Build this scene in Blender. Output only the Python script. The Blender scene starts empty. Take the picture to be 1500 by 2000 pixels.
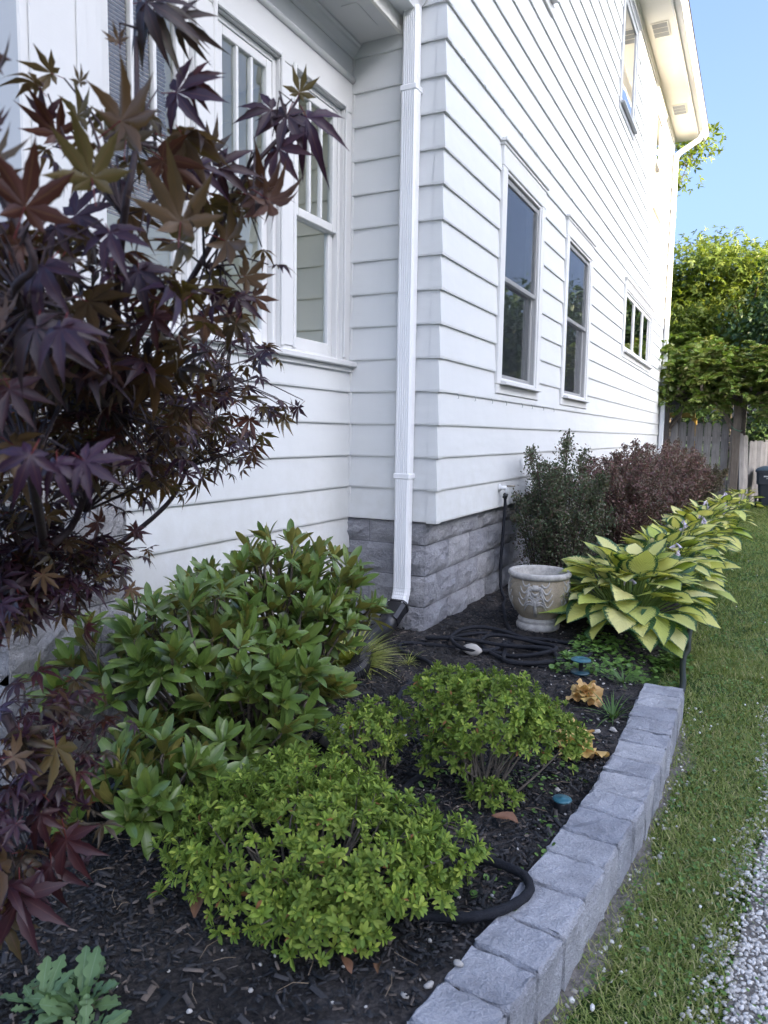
import bpy, math, random
import numpy as np
from mathutils import Vector, Matrix
C = bpy.context.scene.collection
SC = bpy.context.scene
R = math.radians
rng = np.random.default_rng(7)
random.seed(7)

# ------------------------------------------------------------------ camera
CAM = np.array([1.7691, -4.2248, 1.2444])
_y, _p, _r = 0.4652, 0.1056, 0.0157
_f = np.array([-math.sin(_y)*math.cos(_p), math.cos(_y)*math.cos(_p), -math.sin(_p)])
_x = np.array([math.cos(_y), math.sin(_y), 0.0])
_u = np.cross(_x, _f)
_x2 = math.cos(_r)*_x + math.sin(_r)*_u
_u2 = -math.sin(_r)*_x + math.cos(_r)*_u
cd = bpy.data.cameras.new('camera')
cam = bpy.data.objects.new('camera', cd); C.objects.link(cam)
M = Matrix(((_x2[0], _u2[0], -_f[0], CAM[0]), (_x2[1], _u2[1], -_f[1], CAM[1]), (_x2[2], _u2[2], -_f[2], CAM[2]), (0, 0, 0, 1)))
cam.matrix_world = M
cd.sensor_fit = 'VERTICAL'; cd.sensor_height = 36; cd.sensor_width = 27
cd.lens = 36*1440.2/2000
cd.clip_start = 0.05; cd.clip_end = 2000
cd.dof.use_dof = True; cd.dof.focus_distance = 3.6; cd.dof.aperture_fstop = 6.8
SC.camera = cam

# ------------------------------------------------------------------ sky, sun, exposure
SUN_AZ, SUN_EL = 105.0, 16.0          # clockwise from +Y, degrees
W = bpy.data.worlds.new('World'); SC.world = W; W.use_nodes = True
nt = W.node_tree
bg = nt.nodes['Background']
sky = nt.nodes.new('ShaderNodeTexSky'); sky.sky_type = 'NISHITA'; sky.sun_disc = False
sky.sun_elevation = R(SUN_EL); sky.sun_rotation = R(SUN_AZ)
sky.altitude = 200; sky.air_density = 0.5; sky.dust_density = 10.0; sky.ozone_density = 3.1
nt.links.new(sky.outputs[0], bg.inputs[0]); bg.inputs[1].default_value = 0.13
sl = bpy.data.lights.new('sun', 'SUN'); sl.energy = 2.5; sl.angle = R(0.5); sl.color = (1.0, 0.78, 0.50)
sun = bpy.data.objects.new('sun', sl); C.objects.link(sun)
SD = Vector((math.sin(R(SUN_AZ))*math.cos(R(SUN_EL)), math.cos(R(SUN_AZ))*math.cos(R(SUN_EL)), math.sin(R(SUN_EL))))
sun.rotation_euler = SD.to_track_quat('Z', 'Y').to_euler()
SC.view_settings.view_transform = 'Standard'; SC.view_settings.look = 'None'
SC.view_settings.gamma = 1; SC.view_settings.use_curve_mapping = False
SC.view_settings.exposure = 2.95
SC.render.engine = 'CYCLES'
SC.cycles.max_bounces = 10; SC.cycles.diffuse_bounces = 5; SC.cycles.glossy_bounces = 4
SC.cycles.transmission_bounces = 4; SC.cycles.transparent_max_bounces = 12

# ------------------------------------------------------------------ helpers
def tag(o, label=None, cat=None, group=None, kind=None):
    if label: o['label'] = label
    if cat: o['category'] = cat
    if group: o['group'] = group
    if kind: o['kind'] = kind
    return o
def link(o, parent=None):
    C.objects.link(o)
    if parent is not None: o.parent = parent
    return o
def empty(name, loc=(0, 0, 0), parent=None):
    o = bpy.data.objects.new(name, None); o.empty_display_size = .1
    o.location = loc
    return link(o, parent)
def base_of(parent):
    """world offset of a chain of unrotated empties"""
    v = np.zeros(3)
    while parent is not None:
        v += np.array(parent.location); parent = parent.parent
    return v

class MB:
    """collects world-space shapes, builds one mesh"""
    def __init__(s): s.v = []; s.f = []; s.mi = []; s.sm = []
    def add(s, vs, fs, mi=0, smooth=False):
        b = len(s.v); s.v += [tuple(float(c) for c in v) for v in vs]
        for f in fs:
            s.f.append(tuple(b+i for i in f)); s.mi.append(mi); s.sm.append(smooth)
    def box(s, a, b, mi=0):
        x0, y0, z0 = [min(p, q) for p, q in zip(a, b)]; x1, y1, z1 = [max(p, q) for p, q in zip(a, b)]
        s.add([(x0,y0,z0),(x1,y0,z0),(x1,y1,z0),(x0,y1,z0),(x0,y0,z1),(x1,y0,z1),(x1,y1,z1),(x0,y1,z1)],
              [(0,3,2,1),(4,5,6,7),(0,1,5,4),(1,2,6,5),(2,3,7,6),(3,0,4,7)], mi)
    def bbox(s, a, b, c=.004, mi=0):
        """box with chamfered edges"""
        lo = np.minimum(a, b); hi = np.maximum(a, b); c = min(c, (hi-lo).min()*.45)
        vs = []; idx = {}
        for sx in (0, 1):
            for sy in (0, 1):
                for sz in (0, 1):
                    for ax in range(3):
                        p = np.array([hi[0] if sx else lo[0], hi[1] if sy else lo[1], hi[2] if sz else lo[2]], float)
                        for k in range(3):
                            if k != ax: p[k] += -c if (sx, sy, sz)[k] else c
                        idx[(sx, sy, sz, ax)] = len(vs); vs.append(p)
        fs = []
        I = idx
        fs += [(I[0,0,0,2],I[0,1,0,2],I[1,1,0,2],I[1,0,0,2]),(I[0,0,1,2],I[1,0,1,2],I[1,1,1,2],I[0,1,1,2]),
               (I[0,0,0,1],I[1,0,0,1],I[1,0,1,1],I[0,0,1,1]),(I[0,1,0,1],I[0,1,1,1],I[1,1,1,1],I[1,1,0,1]),
               (I[0,0,0,0],I[0,0,1,0],I[0,1,1,0],I[0,1,0,0]),(I[1,0,0,0],I[1,1,0,0],I[1,1,1,0],I[1,0,1,0])]
        for t in range(3):
            u, v = [k for k in range(3) if k != t]
            for su in (0, 1):
                for sv in (0, 1):
                    k0 = [0,0,0]; k0[u] = su; k0[v] = sv; k1 = list(k0); k1[t] = 1
                    fs.append((I[(*k0,u)], I[(*k0,v)], I[(*k1,v)], I[(*k1,u)]))
        for k in np.ndindex(2, 2, 2): fs.append((I[(*k,0)], I[(*k,1)], I[(*k,2)]))
        s.add(vs, fs, mi)
    def tube(s, pts, rad, n=8, mi=0, caps=True, smooth=True):
        P = [np.array(p, float) for p in pts]; m = len(P)
        if not hasattr(rad, '__len__'): rad = [rad]*m
        up = np.array([0, 0, 1.]); vs = []; pu = None
        for i, p in enumerate(P):
            t = P[min(i+1, m-1)]-P[max(i-1, 0)]; t /= (np.linalg.norm(t)+1e-9)
            a = np.cross(t, up if pu is None else pu)
            if pu is None:
                if np.linalg.norm(a) < .05: a = np.cross(t, [1., 0, 0])
                a /= np.linalg.norm(a); b = np.cross(a, t)
            else:
                a /= (np.linalg.norm(a)+1e-9); b = np.cross(a, t)
            pu = b
            for k in range(n):
                an = 2*math.pi*k/n
                vs.append(p+rad[i]*(math.cos(an)*a+math.sin(an)*b))
        fs = [(i*n+k, i*n+(k+1) % n, (i+1)*n+(k+1) % n, (i+1)*n+k) for i in range(m-1) for k in range(n)]
        if caps: fs += [tuple(range(n-1, -1, -1)), tuple((m-1)*n+k for k in range(n))]
        s.add(vs, fs, mi, smooth)
    def lathe(s, prof, c=(0, 0, 0), n=32, mi=0, smooth=True, sx=1, sy=1):
        vs = []; fs = []
        for r, z in prof:
            for k in range(n):
                a = 2*math.pi*k/n; vs.append((c[0]+sx*r*math.cos(a), c[1]+sy*r*math.sin(a), c[2]+z))
        for i in range(len(prof)-1):
            for k in range(n): fs.append((i*n+k, i*n+(k+1) % n, (i+1)*n+(k+1) % n, (i+1)*n+k))
        s.add(vs, fs, mi, smooth)
    def prism(s, poly, axis, a, b, mi=0):
        """poly of 2D points extruded along axis 0/1/2 from a to b"""
        n = len(poly)
        def p3(p, t):
            q = list(p); q.insert(axis, t); return tuple(q)
        vs = [p3(p, a) for p in poly]+[p3(p, b) for p in poly]
        fs = [(i, (i+1) % n, n+(i+1) % n, n+i) for i in range(n)]+[tuple(range(n-1, -1, -1)), tuple(range(n, 2*n))]
        s.add(vs, fs, mi)
    def build(s, name, mats, parent=None, fixn=True, org=None):
        me = bpy.data.meshes.new(name)
        off = base_of(parent) if parent is not None else np.zeros(3)
        if org is not None: off = np.array(org, float)
        v = np.array(s.v)-off
        me.from_pydata(v.tolist(), [], s.f)
        mats = mats if isinstance(mats, (list, tuple)) else [mats]
        for m in mats: me.materials.append(m)
        me.polygons.foreach_set('material_index', s.mi)
        me.polygons.foreach_set('use_smooth', s.sm)
        if fixn:
            import bmesh
            bm = bmesh.new(); bm.from_mesh(me); bmesh.ops.recalc_face_normals(bm, faces=bm.faces); bm.to_mesh(me); bm.free()
        me.update()
        o = bpy.data.objects.new(name, me)
        if org is not None: o.location = Vector(org)-Vector(base_of(parent))
        return link(o, parent)
def smooth_path(pts, n=8):
    P = [np.array(p, float) for p in pts]; out = []
    for i in range(len(P)-1):
        p0 = P[max(i-1, 0)]; p1 = P[i]; p2 = P[i+1]; p3 = P[min(i+2, len(P)-1)]
        for k in range(n):
            t = k/n
            out.append(.5*((2*p1)+(-p0+p2)*t+(2*p0-5*p1+4*p2-p3)*t*t+(-p0+3*p1-3*p2+p3)*t**3))
    out.append(P[-1]); return out

def frames(d, n):
    """rotation matrices (m,3,3), columns x,y=d,z~n"""
    d = d/np.linalg.norm(d, axis=1, keepdims=True)
    x = np.cross(d, n); ln = np.linalg.norm(x, axis=1, keepdims=True)
    bad = ln[:, 0] < 1e-4
    if bad.any(): x[bad] = np.cross(d[bad], np.array([.3, .8, .5])); ln = np.linalg.norm(x, axis=1, keepdims=True)
    x /= ln; z = np.cross(x, d)
    return np.stack([x, d, z], axis=2)

def np_mesh(name, V, F, attrs=None, mats=(), smooth=False):
    """V (n,3); F (m,k) all faces same k"""
    me = bpy.data.meshes.new(name)
    n, m, k = len(V), len(F), F.shape[1]
    me.vertices.add(n); me.loops.add(m*k); me.polygons.add(m)
    me.vertices.foreach_set('co', np.ascontiguousarray(V, dtype=np.float32).ravel())
    me.loops.foreach_set('vertex_index', np.ascontiguousarray(F, dtype=np.int32).ravel())
    me.polygons.foreach_set('loop_start', np.arange(0, m*k, k, dtype=np.int32))
    me.polygons.foreach_set('loop_total', np.full(m, k, dtype=np.int32))
    if smooth: me.polygons.foreach_set('use_smooth', np.ones(m, dtype=bool))
    me.update(calc_edges=True)
    for nm, a in (attrs or {}).items():
        at = me.attributes.new(nm, 'FLOAT', 'POINT'); at.data.foreach_set('value', np.ascontiguousarray(a, dtype=np.float32))
    for mm in mats: me.materials.append(mm)
    return me
def scatter(name, leaf, Rm, pos, sc, mat, parent=None, smooth=False):
    """leaf = (V,F,attrs); one joined mesh of many copies"""
    V, F, A = leaf; m = len(pos)
    sc = np.asarray(sc, float)
    if sc.ndim == 0: sc = np.full(m, float(sc))
    S = sc[:, None, None] if sc.ndim == 1 else sc[:, None, :]
    VV = np.einsum('mij,mvj->mvi', Rm, V[None]*S)+np.asarray(pos)[:, None, :]
    if parent is not None: VV = VV-base_of(parent)
    nv = len(V)
    FF = (F[None]+(np.arange(m)*nv)[:, None, None]).reshape(-1, F.shape[1])
    at = {k: np.tile(a, m) for k, a in A.items()}
    me = np_mesh(name, VV.reshape(-1, 3), FF, at, [mat], smooth)
    o = bpy.data.objects.new(name, me)
    return link(o, parent)
def leaf_mesh(name, leaf, mat, smooth=True):
    V, F, A = leaf
    return np_mesh(name, V, F, A, [mat], smooth)
def inst(name, me, parent, Rm, pos, sc):
    o = bpy.data.objects.new(name, me); C.objects.link(o); o.parent = parent
    p = np.asarray(pos)-base_of(parent)
    s = np.asarray(sc, float)*np.ones(3)
    A = Rm*s[None, :]
    o.matrix_basis = Matrix(((*A[0], p[0]), (*A[1], p[1]), (*A[2], p[2]), (0, 0, 0, 1)))
    return o
def unit(v): return v/np.linalg.norm(v, axis=-1, keepdims=True)
def lf(w, nt=6, ns=2, L=1.0, fold=.15, droop=.15, wavy=0., seed=0, t0=0.0, stalk=0.0):
    """leaf blade as a grid: w(t) half width; returns V,F,attrs(across, along)"""
    r = np.random.default_rng(seed); V = []; al = []; ac = []
    ph = r.uniform(0, 6.28)
    for i in range(nt+1):
        t = i/nt
        for j in range(-ns, ns+1):
            s = j/ns; ww = w(t)
            z = fold*abs(s)*ww - droop*t*t + (wavy*math.sin(9*t+ph+(1.5 if s > 0 else 0))*abs(s)**1.5 if wavy else 0)
            V.append((s*ww, t*L, z)); al.append(t); ac.append(s)
    n = 2*ns+1
    F = [(i*n+j, i*n+j+1, (i+1)*n+j+1, (i+1)*n+j) for i in range(nt) for j in range(2*ns)]
    V = np.array(V); F = np.array(F)
    if stalk:
        k = len(V)
        sv = np.array([(-.018, 0, 0), (.018, 0, 0), (.018, -stalk, -.02), (-.018, -stalk, -.02)])
        V = np.vstack([V, sv]); F = np.vstack([F, [[k, k+1, k+2, k+3]]]); al += [-.5]*4; ac += [0]*4
    return V, F, {'across': np.array(ac, float), 'along': np.array(al, float)}

# ------------------------------------------------------------------ materials
class NT:
    def __init__(s, name):
        s.m = bpy.data.materials.new(name); s.m.use_nodes = True
        s.t = s.m.node_tree; s.b = s.t.nodes['Principled BSDF']; s.o = s.t.nodes['Material Output']
    def n(s, typ, **k):
        nd = s.t.nodes.new('ShaderNode'+typ)
        for a, v in k.items(): setattr(nd, a, v)
        return nd
    def l(s, a, b): s.t.links.new(a, b)
    def val(s, inp, v):
        if hasattr(v, 'is_output') or hasattr(v, 'links'): s.l(v, inp)
        else: inp.default_value = v
    def noise(s, scale, detail=3, rough=.55, co=None, dist=0, out=0):
        nd = s.n('TexNoise'); nd.inputs['Scale'].default_value = scale; nd.inputs['Detail'].default_value = detail
        nd.inputs['Roughness'].default_value = rough; nd.inputs['Distortion'].default_value = dist
        if co is not None: s.l(co, nd.inputs['Vector'])
        return nd.outputs[out]
    def vor(s, scale, co=None, feat='F1', out='Distance', rand=1):
        nd = s.n('TexVoronoi', feature=feat); nd.inputs['Scale'].default_value = scale; nd.inputs['Randomness'].default_value = rand
        if co is not None: s.l(co, nd.inputs['Vector'])
        return nd.outputs[out]
    def ramp(s, fac, stops):
        nd = s.n('ValToRGB'); e = nd.color_ramp.elements
        while len(e) < len(stops): e.new(.5)
        if len(stops) == 1: stops = [stops[0], (1, stops[0][1])]
        for k, (p, c) in enumerate(stops):
            e[k].position = p; e[k].color = (*c, 1) if len(c) == 3 else c
        s.l(fac, nd.inputs[0]); return nd.outputs[0]
    def math(s, op, a, b=0., c=None, clamp=False):
        nd = s.n('Math', operation=op, use_clamp=clamp); s.val(nd.inputs[0], a); s.val(nd.inputs[1], b)
        if c is not None: s.val(nd.inputs[2], c)
        return nd.outputs[0]
    def mix(s, f, a, b, mode='MIX'):
        nd = s.n('Mix', data_type='RGBA', blend_type=mode); s.val(nd.inputs['Factor'], f)
        for k, v in ((6, a), (7, b)):
            if hasattr(v, 'links'): s.l(v, nd.inputs[k])
            else: nd.inputs[k].default_value = (*v, 1)
        return nd.outputs[2]
    def mapr(s, v, a, b, c, d):
        nd = s.n('MapRange'); s.l(v, nd.inputs[0])
        for k, x in enumerate((a, b, c, d)): nd.inputs[k+1].default_value = x
        return nd.outputs[0]
    def co(s, which='Object', scale=None, rot=None):
        o = s.n('TexCoord').outputs[which] if which != 'Position' else s.n('NewGeometry').outputs['Position']
        if scale is None and rot is None: return o
        mp = s.n('Mapping'); s.l(o, mp.inputs[0])
        if scale: mp.inputs['Scale'].default_value = scale
        if rot: mp.inputs['Rotation'].default_value = rot
        return mp.outputs[0]
    def attr(s, nm): return s.n('Attribute', attribute_name=nm).outputs['Fac']
    def rnd(s):
        a = s.n('ObjectInfo').outputs['Random']; b = s.n('NewGeometry').outputs['Random Per Island']
        return s.math('FRACT', s.math('ADD', a, b))
    def bump(s, h, st=.3, d=.01):
        nd = s.n('Bump'); nd.inputs['Strength'].default_value = st; nd.inputs['Distance'].default_value = d
        s.l(h, nd.inputs['Height']); s.l(nd.outputs[0], s.b.inputs['Normal']); return nd.outputs[0]
    def set(s, col=None, rough=None, spec=None, metal=None):
        if col is not None:
            if hasattr(col, 'links'): s.l(col, s.b.inputs['Base Color'])
            else: s.b.inputs['Base Color'].default_value = (*col, 1)
        if rough is not None: s.val(s.b.inputs['Roughness'], rough)
        if spec is not None: s.b.inputs['Specular IOR Level'].default_value = spec
        if metal is not None: s.b.inputs['Metallic'].default_value = metal
        return s.m
def simple(name, col, rough=.6, var=.12, scale=12, bump=0., bscale=60, spec=.5, metal=0):
    k = NT(name); co = k.co('Position')
    n = k.noise(scale, 5, .6, co)
    a = tuple(c*(1-var) for c in col); b = tuple(min(1, c*(1+var)) for c in col)
    c = k.ramp(n, [(.3, a), (.7, b)])
    if bump: k.bump(k.noise(bscale, 5, .65, co), bump, .01)
    return k.set(c, rough, spec, metal)

def siding_mat(name, col):
    k = NT(name); pos = k.co('Position')
    big = k.noise(1.6, 4, .6, pos)
    st = k.noise(1.0, 5, .7, k.co('Position', (14, 14, .8)))     # faint vertical runs of dirt
    fine = k.noise(90, 2, .5, k.co('Position', (.4, .4, 2)))
    d = tuple(c*.86 for c in col)
    c = k.mix(k.mapr(st, .5, .8, 0, .16), col, d)
    sx = k.n('SeparateXYZ'); k.l(pos, sx.inputs[0])
    c = k.mix(k.math('MULTIPLY', k.mapr(sx.outputs[2], .68, 1.25, .55, 0), k.mapr(k.noise(9, 5, .7, pos), .35, .7, 0, 1)), c, tuple(x*f for x, f in zip(col, (.80, .78, .72))))
    c = k.mix(k.mapr(big, .45, .8, 0, .5), c, tuple(x*f for x, f in zip(col, (.93, .94, .93))))
    sp = k.vor(23, pos); c = k.mix(k.mapr(sp, .015, .045, .5, 0), c, (.30, .29, .25))
    h = k.math('ADD', k.math('MULTIPLY', k.noise(2.2, 2, .5, k.co('Position', (1.2, 1.2, 3))), 5.), k.math('MULTIPLY', fine, .25))
    k.bump(h, .22, .006)
    return k.set(c, k.mapr(big, .3, .7, .58, .72), .12)
M_SIDE = siding_mat('siding_paint', (.63, .64, .635))
M_TRIM = siding_mat('trim_paint', (.64, .64, .63))
M_CREAM = siding_mat('porch_inside_paint', (.78, .71, .57))
M_SOFF = siding_mat('soffit_paint', (.78, .76, .70))
M_ALU = simple('downspout_enamel', (.78, .79, .80), .35, .03, 3)
def split_face(name, col, amt=1.):
    k = NT(name); pos = k.co('Position')
    n1 = k.noise(7, 6, .65, pos); n2 = k.noise(45, 5, .7, pos); n3 = k.noise(180, 3, .6, pos)
    c = k.ramp(n1, [(.25, tuple(x*.62 for x in col)), (.5, col), (.75, tuple(x*1.3 for x in col))])
    c = k.mix(k.mapr(n3, .35, .6, .45, 0), c, tuple(x*.62 for x in col))
    c = k.mix(k.mapr(n2, .58, .75, 0, .35), c, tuple(min(1, x*1.9) for x in col))
    rr = k.n('ObjectInfo').outputs['Random']
    c = k.mix(1.0, c, k.ramp(rr, [(0, (.86, .86, .88)), (1, (1.1, 1.08, 1.06))]), 'MULTIPLY')
    h = k.math('ADD', k.math('MULTIPLY', n1, 2.2), k.math('ADD', k.math('MULTIPLY', n2, .8), k.math('MULTIPLY', n3, .25)))
    k.bump(h, min(1, 1.0*amt), .03)
    return k.set(c, .92, .25)
M_BLOCK = split_face('foundation_block', (.40, .405, .43))
M_PIER = split_face('pier_block', (.48, .47, .46))
M_CAP = split_face('pier_cap_concrete', (.38, .37, .35), .4)
M_MORTAR = simple('mortar', (.24, .24, .26), .95, .2, 30, .3, 120)
M_PAVER = split_face('wall_stone', (.40, .415, .45), .65)
def glass_mat(name, tint, mul, rough=.0):
    k = NT(name)
    tr = k.n('BsdfTransparent'); tr.inputs[0].default_value = (*tint, 1)
    gl = k.n('BsdfGlossy'); gl.inputs['Roughness'].default_value = rough
    fr = k.n('Fresnel'); k.l(k.mapr(k.n('NewGeometry').outputs['Backfacing'], 0, 1, 1.5, 1/1.5), fr.inputs[0])
    h = k.noise(2.5, 1, .5, k.co('Position')); bp = k.n('Bump'); bp.inputs['Strength'].default_value = .03; bp.inputs['Distance'].default_value = .02
    k.l(h, bp.inputs['Height']); k.l(bp.outputs[0], gl.inputs['Normal'])
    f = k.math('MULTIPLY', fr.outputs[0], mul, clamp=True)
    mx = k.n('MixShader'); k.l(f, mx.inputs[0]); k.l(tr.outputs[0], mx.inputs[1]); k.l(gl.outputs[0], mx.inputs[2])
    k.l(mx.outputs[0], k.o.inputs[0]); return k.m
M_GLASS = glass_mat('window_glass', (.62, .64, .65), 1.9)
M_GLASSP = glass_mat('porch_glass', (.97, .98, .97), 1.2)
def screen_mat():
    k = NT('insect_screen'); k.set((.035, .04, .045), .7, .3)
    tr = k.n('BsdfTransparent'); mx = k.n('MixShader'); mx.inputs[0].default_value = .2
    k.l(tr.outputs[0], mx.inputs[1]); k.l(k.b.outputs[0], mx.inputs[2]); k.l(mx.outputs[0], k.o.inputs[0]); return k.m
M_SCREEN = screen_mat()
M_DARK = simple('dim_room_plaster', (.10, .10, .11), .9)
M_GREYSASH = simple('grey_sash', (.33, .35, .37), .5, .05)
M_BLIND = simple('blind_slats', (.30, .31, .32), .6)
M_BAMBOO = simple('bamboo_slats', (.10, .07, .045), .7, .4, 60)
M_BLACK = simple('black_plastic', (.012, .012, .014), .38, .2, 30, spec=.5)
M_PLAST = simple('white_pvc', (.75, .75, .74), .4)
M_BRASS = simple('dull_brass', (.35, .32, .26), .4, metal=.8)
def hose_mat():
    k = NT('hose_fabric'); v = k.noise(240, 2, .6, k.co('Position')); k.bump(v, .5, .004)
    return k.set(k.ramp(v, [(.3, (.006, .007, .010)), (.8, (.022, .024, .032))]), .8, .3)
M_HOSE = hose_mat()
M_TEAL = simple('teal_plastic', (.03, .12, .155), .4, .2)
M_DKTEAL = simple('dark_teal_plastic', (.02, .06, .08), .4, .15)
M_GHOSE = simple('edging_rubber', (.012, .018, .014), .6)
# ------------------------------------------------------------------ ground
def hnoise(x, y):
    return (np.sin(x*5.1+1.3*np.sin(y*3.7))*np.sin(y*4.3+.7)+.6*np.sin(x*11.7+y*7.9)*np.sin(y*13.1-x*3.3)+.35*np.sin(x*27+3)*np.sin(y*23+x*9))
ST_MID = [(-4.6, 1.13), (-4.0, 1.19), (-3.4, 1.23), (-2.911, 1.27), (-2.5, 1.335), (-2.1, 1.372), (-1.7, 1.415), (-1.3, 1.43), (-.9, 1.43), (-.42, 1.43)]
def st_x(y): return np.interp(y, [p[0] for p in ST_MID], [p[1] for p in ST_MID])
LAWN_Z = -0.13
def bed_z(x, y):
    x = np.asarray(x, float); y = np.asarray(y, float)
    base = .012*hnoise(x, y)
    edge = np.where(y < -.40, st_x(y)+.02, 1.40)
    wid = np.where(y < -.40, .06, .42)
    t = np.clip((edge-x)/wid, 0, 1); t = t*t*(3-2*t)
    lo = np.where(y < -.40, -.16, LAWN_Z-.03)
    return lo+(base-lo)*t
def mulch_mat():
    k = NT('mulch_soil'); p = k.co('Position')
    a = k.noise(38, 8, .7, p); b = k.vor(70, p); c = k.noise(3, 3, .6, p)
    col = k.ramp(a, [(.3, (.010, .010, .011)), (.55, (.034, .031, .030)), (.75, (.085, .076, .07))])
    soil = k.ramp(a, [(.3, (.035, .031, .030)), (.7, (.11, .10, .095))])
    col = k.mix(k.mapr(c, .48, .62, 0, .8), col, soil)
    k.bump(k.math('ADD', a, k.math('MULTIPLY', b, .6)), .9, .02)
    return k.set(col, .95, .2)
M_MULCH = mulch_mat()
def grid_sheet(name, xs, ys, zf, mat, kind='structure'):
    X, Y = np.meshgrid(xs, ys, indexing='ij'); Z = zf(X, Y)
    nx, ny = X.shape
    I = np.arange(nx*ny).reshape(nx, ny)
    F = np.stack([I[:-1, :-1], I[1:, :-1], I[1:, 1:], I[:-1, 1:]], -1).reshape(-1, 4)
    me = np_mesh(name, np.stack([X, Y, Z], -1).reshape(-1, 3), F, None, [mat], True)
    o = bpy.data.objects.new(name, me); C.objects.link(o); o['kind'] = kind
    return o
def lawn_mat():
    k = NT('lawn_turf'); p = k.co('Position')
    a = k.noise(60, 6, .7, p); b = k.noise(2.5, 4, .6, p)
    g = k.ramp(a, [(.3, (.018, .035, .010)), (.6, (.045, .085, .02)), (.8, (.09, .12, .04))])
    s = k.ramp(a, [(.3, (.06, .052, .04)), (.7, (.16, .14, .11))])
    k.bump(a, .8, .02)
    return k.set(k.mix(k.mapr(b, .58, .72, 0, .7), g, s), .95, .15)
M_LAWN = lawn_mat()
gs = np.concatenate([np.linspace(-220, -12, 12), np.linspace(-11, 14, 26), np.linspace(15, 220, 12)])
grid_sheet('ground', gs, gs, lambda X, Y: LAWN_Z+0*X-.004, M_LAWN)
grid_sheet('garden_bed', np.concatenate([np.linspace(-2.2, 1.25, 120), np.linspace(1.26, 1.5, 26)]),
           np.concatenate([np.linspace(-7, -3.7, 30), np.linspace(-3.66, 1.2, 170), np.linspace(1.25, 11.9, 90)]), bed_z, M_MULCH)
def drive_edge(y): return np.interp(y, [-5, -3, -2.45, -2.14, -1.55, -.72, .5, 4, 14], [1.55, 1.64, 1.70, 1.76, 1.80, 1.89, 1.94, 2.02, 2.2])+.012*np.sin(y*9.3)+.02*np.sin(y*4.1)
def gravel_mat():
    k = NT('gravel_drive'); p = k.co('Position')
    v = k.vor(55, p, out='Color'); d = k.vor(55, p); a = k.noise(30, 4, .6, p)
    sep = k.n('SeparateColor'); k.l(v, sep.inputs[0])
    f = k.noise(220, 4, .7, p)
    st = k.ramp(f, [(.3, (.13, .12, .105)), (.6, (.24, .22, .20)), (.8, (.42, .40, .37))])
    k.bump(f, .8, .01)
    return k.set(k.mix(k.mapr(a, .45, .65, 0, .6), st, (.16, .145, .12)), .95, .2)
ys = np.concatenate([np.linspace(-40, -5, 10), np.linspace(-4.9, 14, 120), np.linspace(15, 40, 8)])
X = np.stack([drive_edge(ys)+.065, 0*ys+5.3], 0)
nY = len(ys); V = np.stack([X, np.stack([ys, ys]), np.full((2, nY), LAWN_Z+.002)], -1).reshape(-1, 3)
I = np.arange(2*nY).reshape(2, nY)
me = np_mesh('driveway', V, np.stack([I[0, :-1], I[1, :-1], I[1, 1:], I[0, 1:]], -1), None, [gravel_mat()])
tag(link(bpy.data.objects.new('driveway', me)), kind='structure')

def soil_z(X, Y):
    e = np.where(Y > -1.0, 0, 1)*.0
    w = .055+.03*np.sin(Y*5.3)+.02*np.sin(Y*13.1+1)+.05*np.clip((-2.3-Y)/.5, 0, 1)
    t = X-(st_x(Y)+.06)
    return LAWN_Z+.006-.02*np.clip((t-w)/.05, 0, 1)+.004*hnoise(X*3, Y*3)
ysl = np.linspace(-4.4, -.5, 140); tt = np.linspace(0, .28, 12)
Xs = st_x(ysl)[:, None]+.06+tt[None]; Ys = np.repeat(ysl[:, None], 12, 1); I = np.arange(140*12).reshape(140, 12)
me = np_mesh('soil_strip', np.stack([Xs, Ys, soil_z(Xs, Ys)], -1).reshape(-1, 3), np.stack([I[:-1, :-1], I[:-1, 1:], I[1:, 1:], I[1:, :-1]], -1).reshape(-1, 4), None, [simple('dry_soil', (.15, .135, .12), .95, .5, 60, .7, 90)], True)
tag(link(bpy.data.objects.new('soil_strip', me)), kind='structure')

# ------------------------------------------------------------------ house
house = empty('house', (-2, 5, 0))
tag(house, 'white two storey house with wide lap siding and grey stone foundation', 'house')
S = .2032; Z0 = .6956; PW = .6203; HL = 11.28; EAVE = 6.92

def plank_mesh(u0, u1, z, holes, tf, zt=None, lap=.020):
    """one siding course from z to z+S with openings cut out; tf maps (u,n,z)->xyz"""
    mb = MB(); z1 = z+S if zt is None else zt
    zs = sorted({z, z+.010, z1} | {h[2] for h in holes if z < h[2] < z1} | {h[3] for h in holes if z < h[3] < z1})
    us = sorted({u0, u1} | {e for h in holes if h[2] < z1 and h[3] > z for e in h[:2] if u0 < e < u1})
    def off(zz):
        if zz <= z+1e-6: return lap-.003
        return lap-(lap-.004)*(zz-z)/S
    wob = random.uniform(-.0012, .0012); vid = {}; vs = []; fs = []
    def V(u, n, zz):
        k = (round(u, 5), round(n, 5), round(zz, 5))
        if k not in vid: vid[k] = len(vs); vs.append(tf(u, n, zz))
        return vid[k]
    for a, b in zip(zs[:-1], zs[1:]):
        mid = (a+b)/2; a2 = a+(wob if a == z else 0)
        for s0, s1 in zip(us[:-1], us[1:]):
            um = (s0+s1)/2
            if any(h[0] < um < h[1] and h[2] < mid < h[3] for h in holes): continue
            fs.append((V(s0, off(a), a2), V(s1, off(a), a2), V(s1, off(b), b), V(s0, off(b), b)))
            if a == z: fs.append((V(s0, -.02, a2), V(s1, -.02, a2), V(s1, off(a), a2), V(s0, off(a), a2)))
    mb.add(vs, fs)
    return mb if mb.v else None
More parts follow.
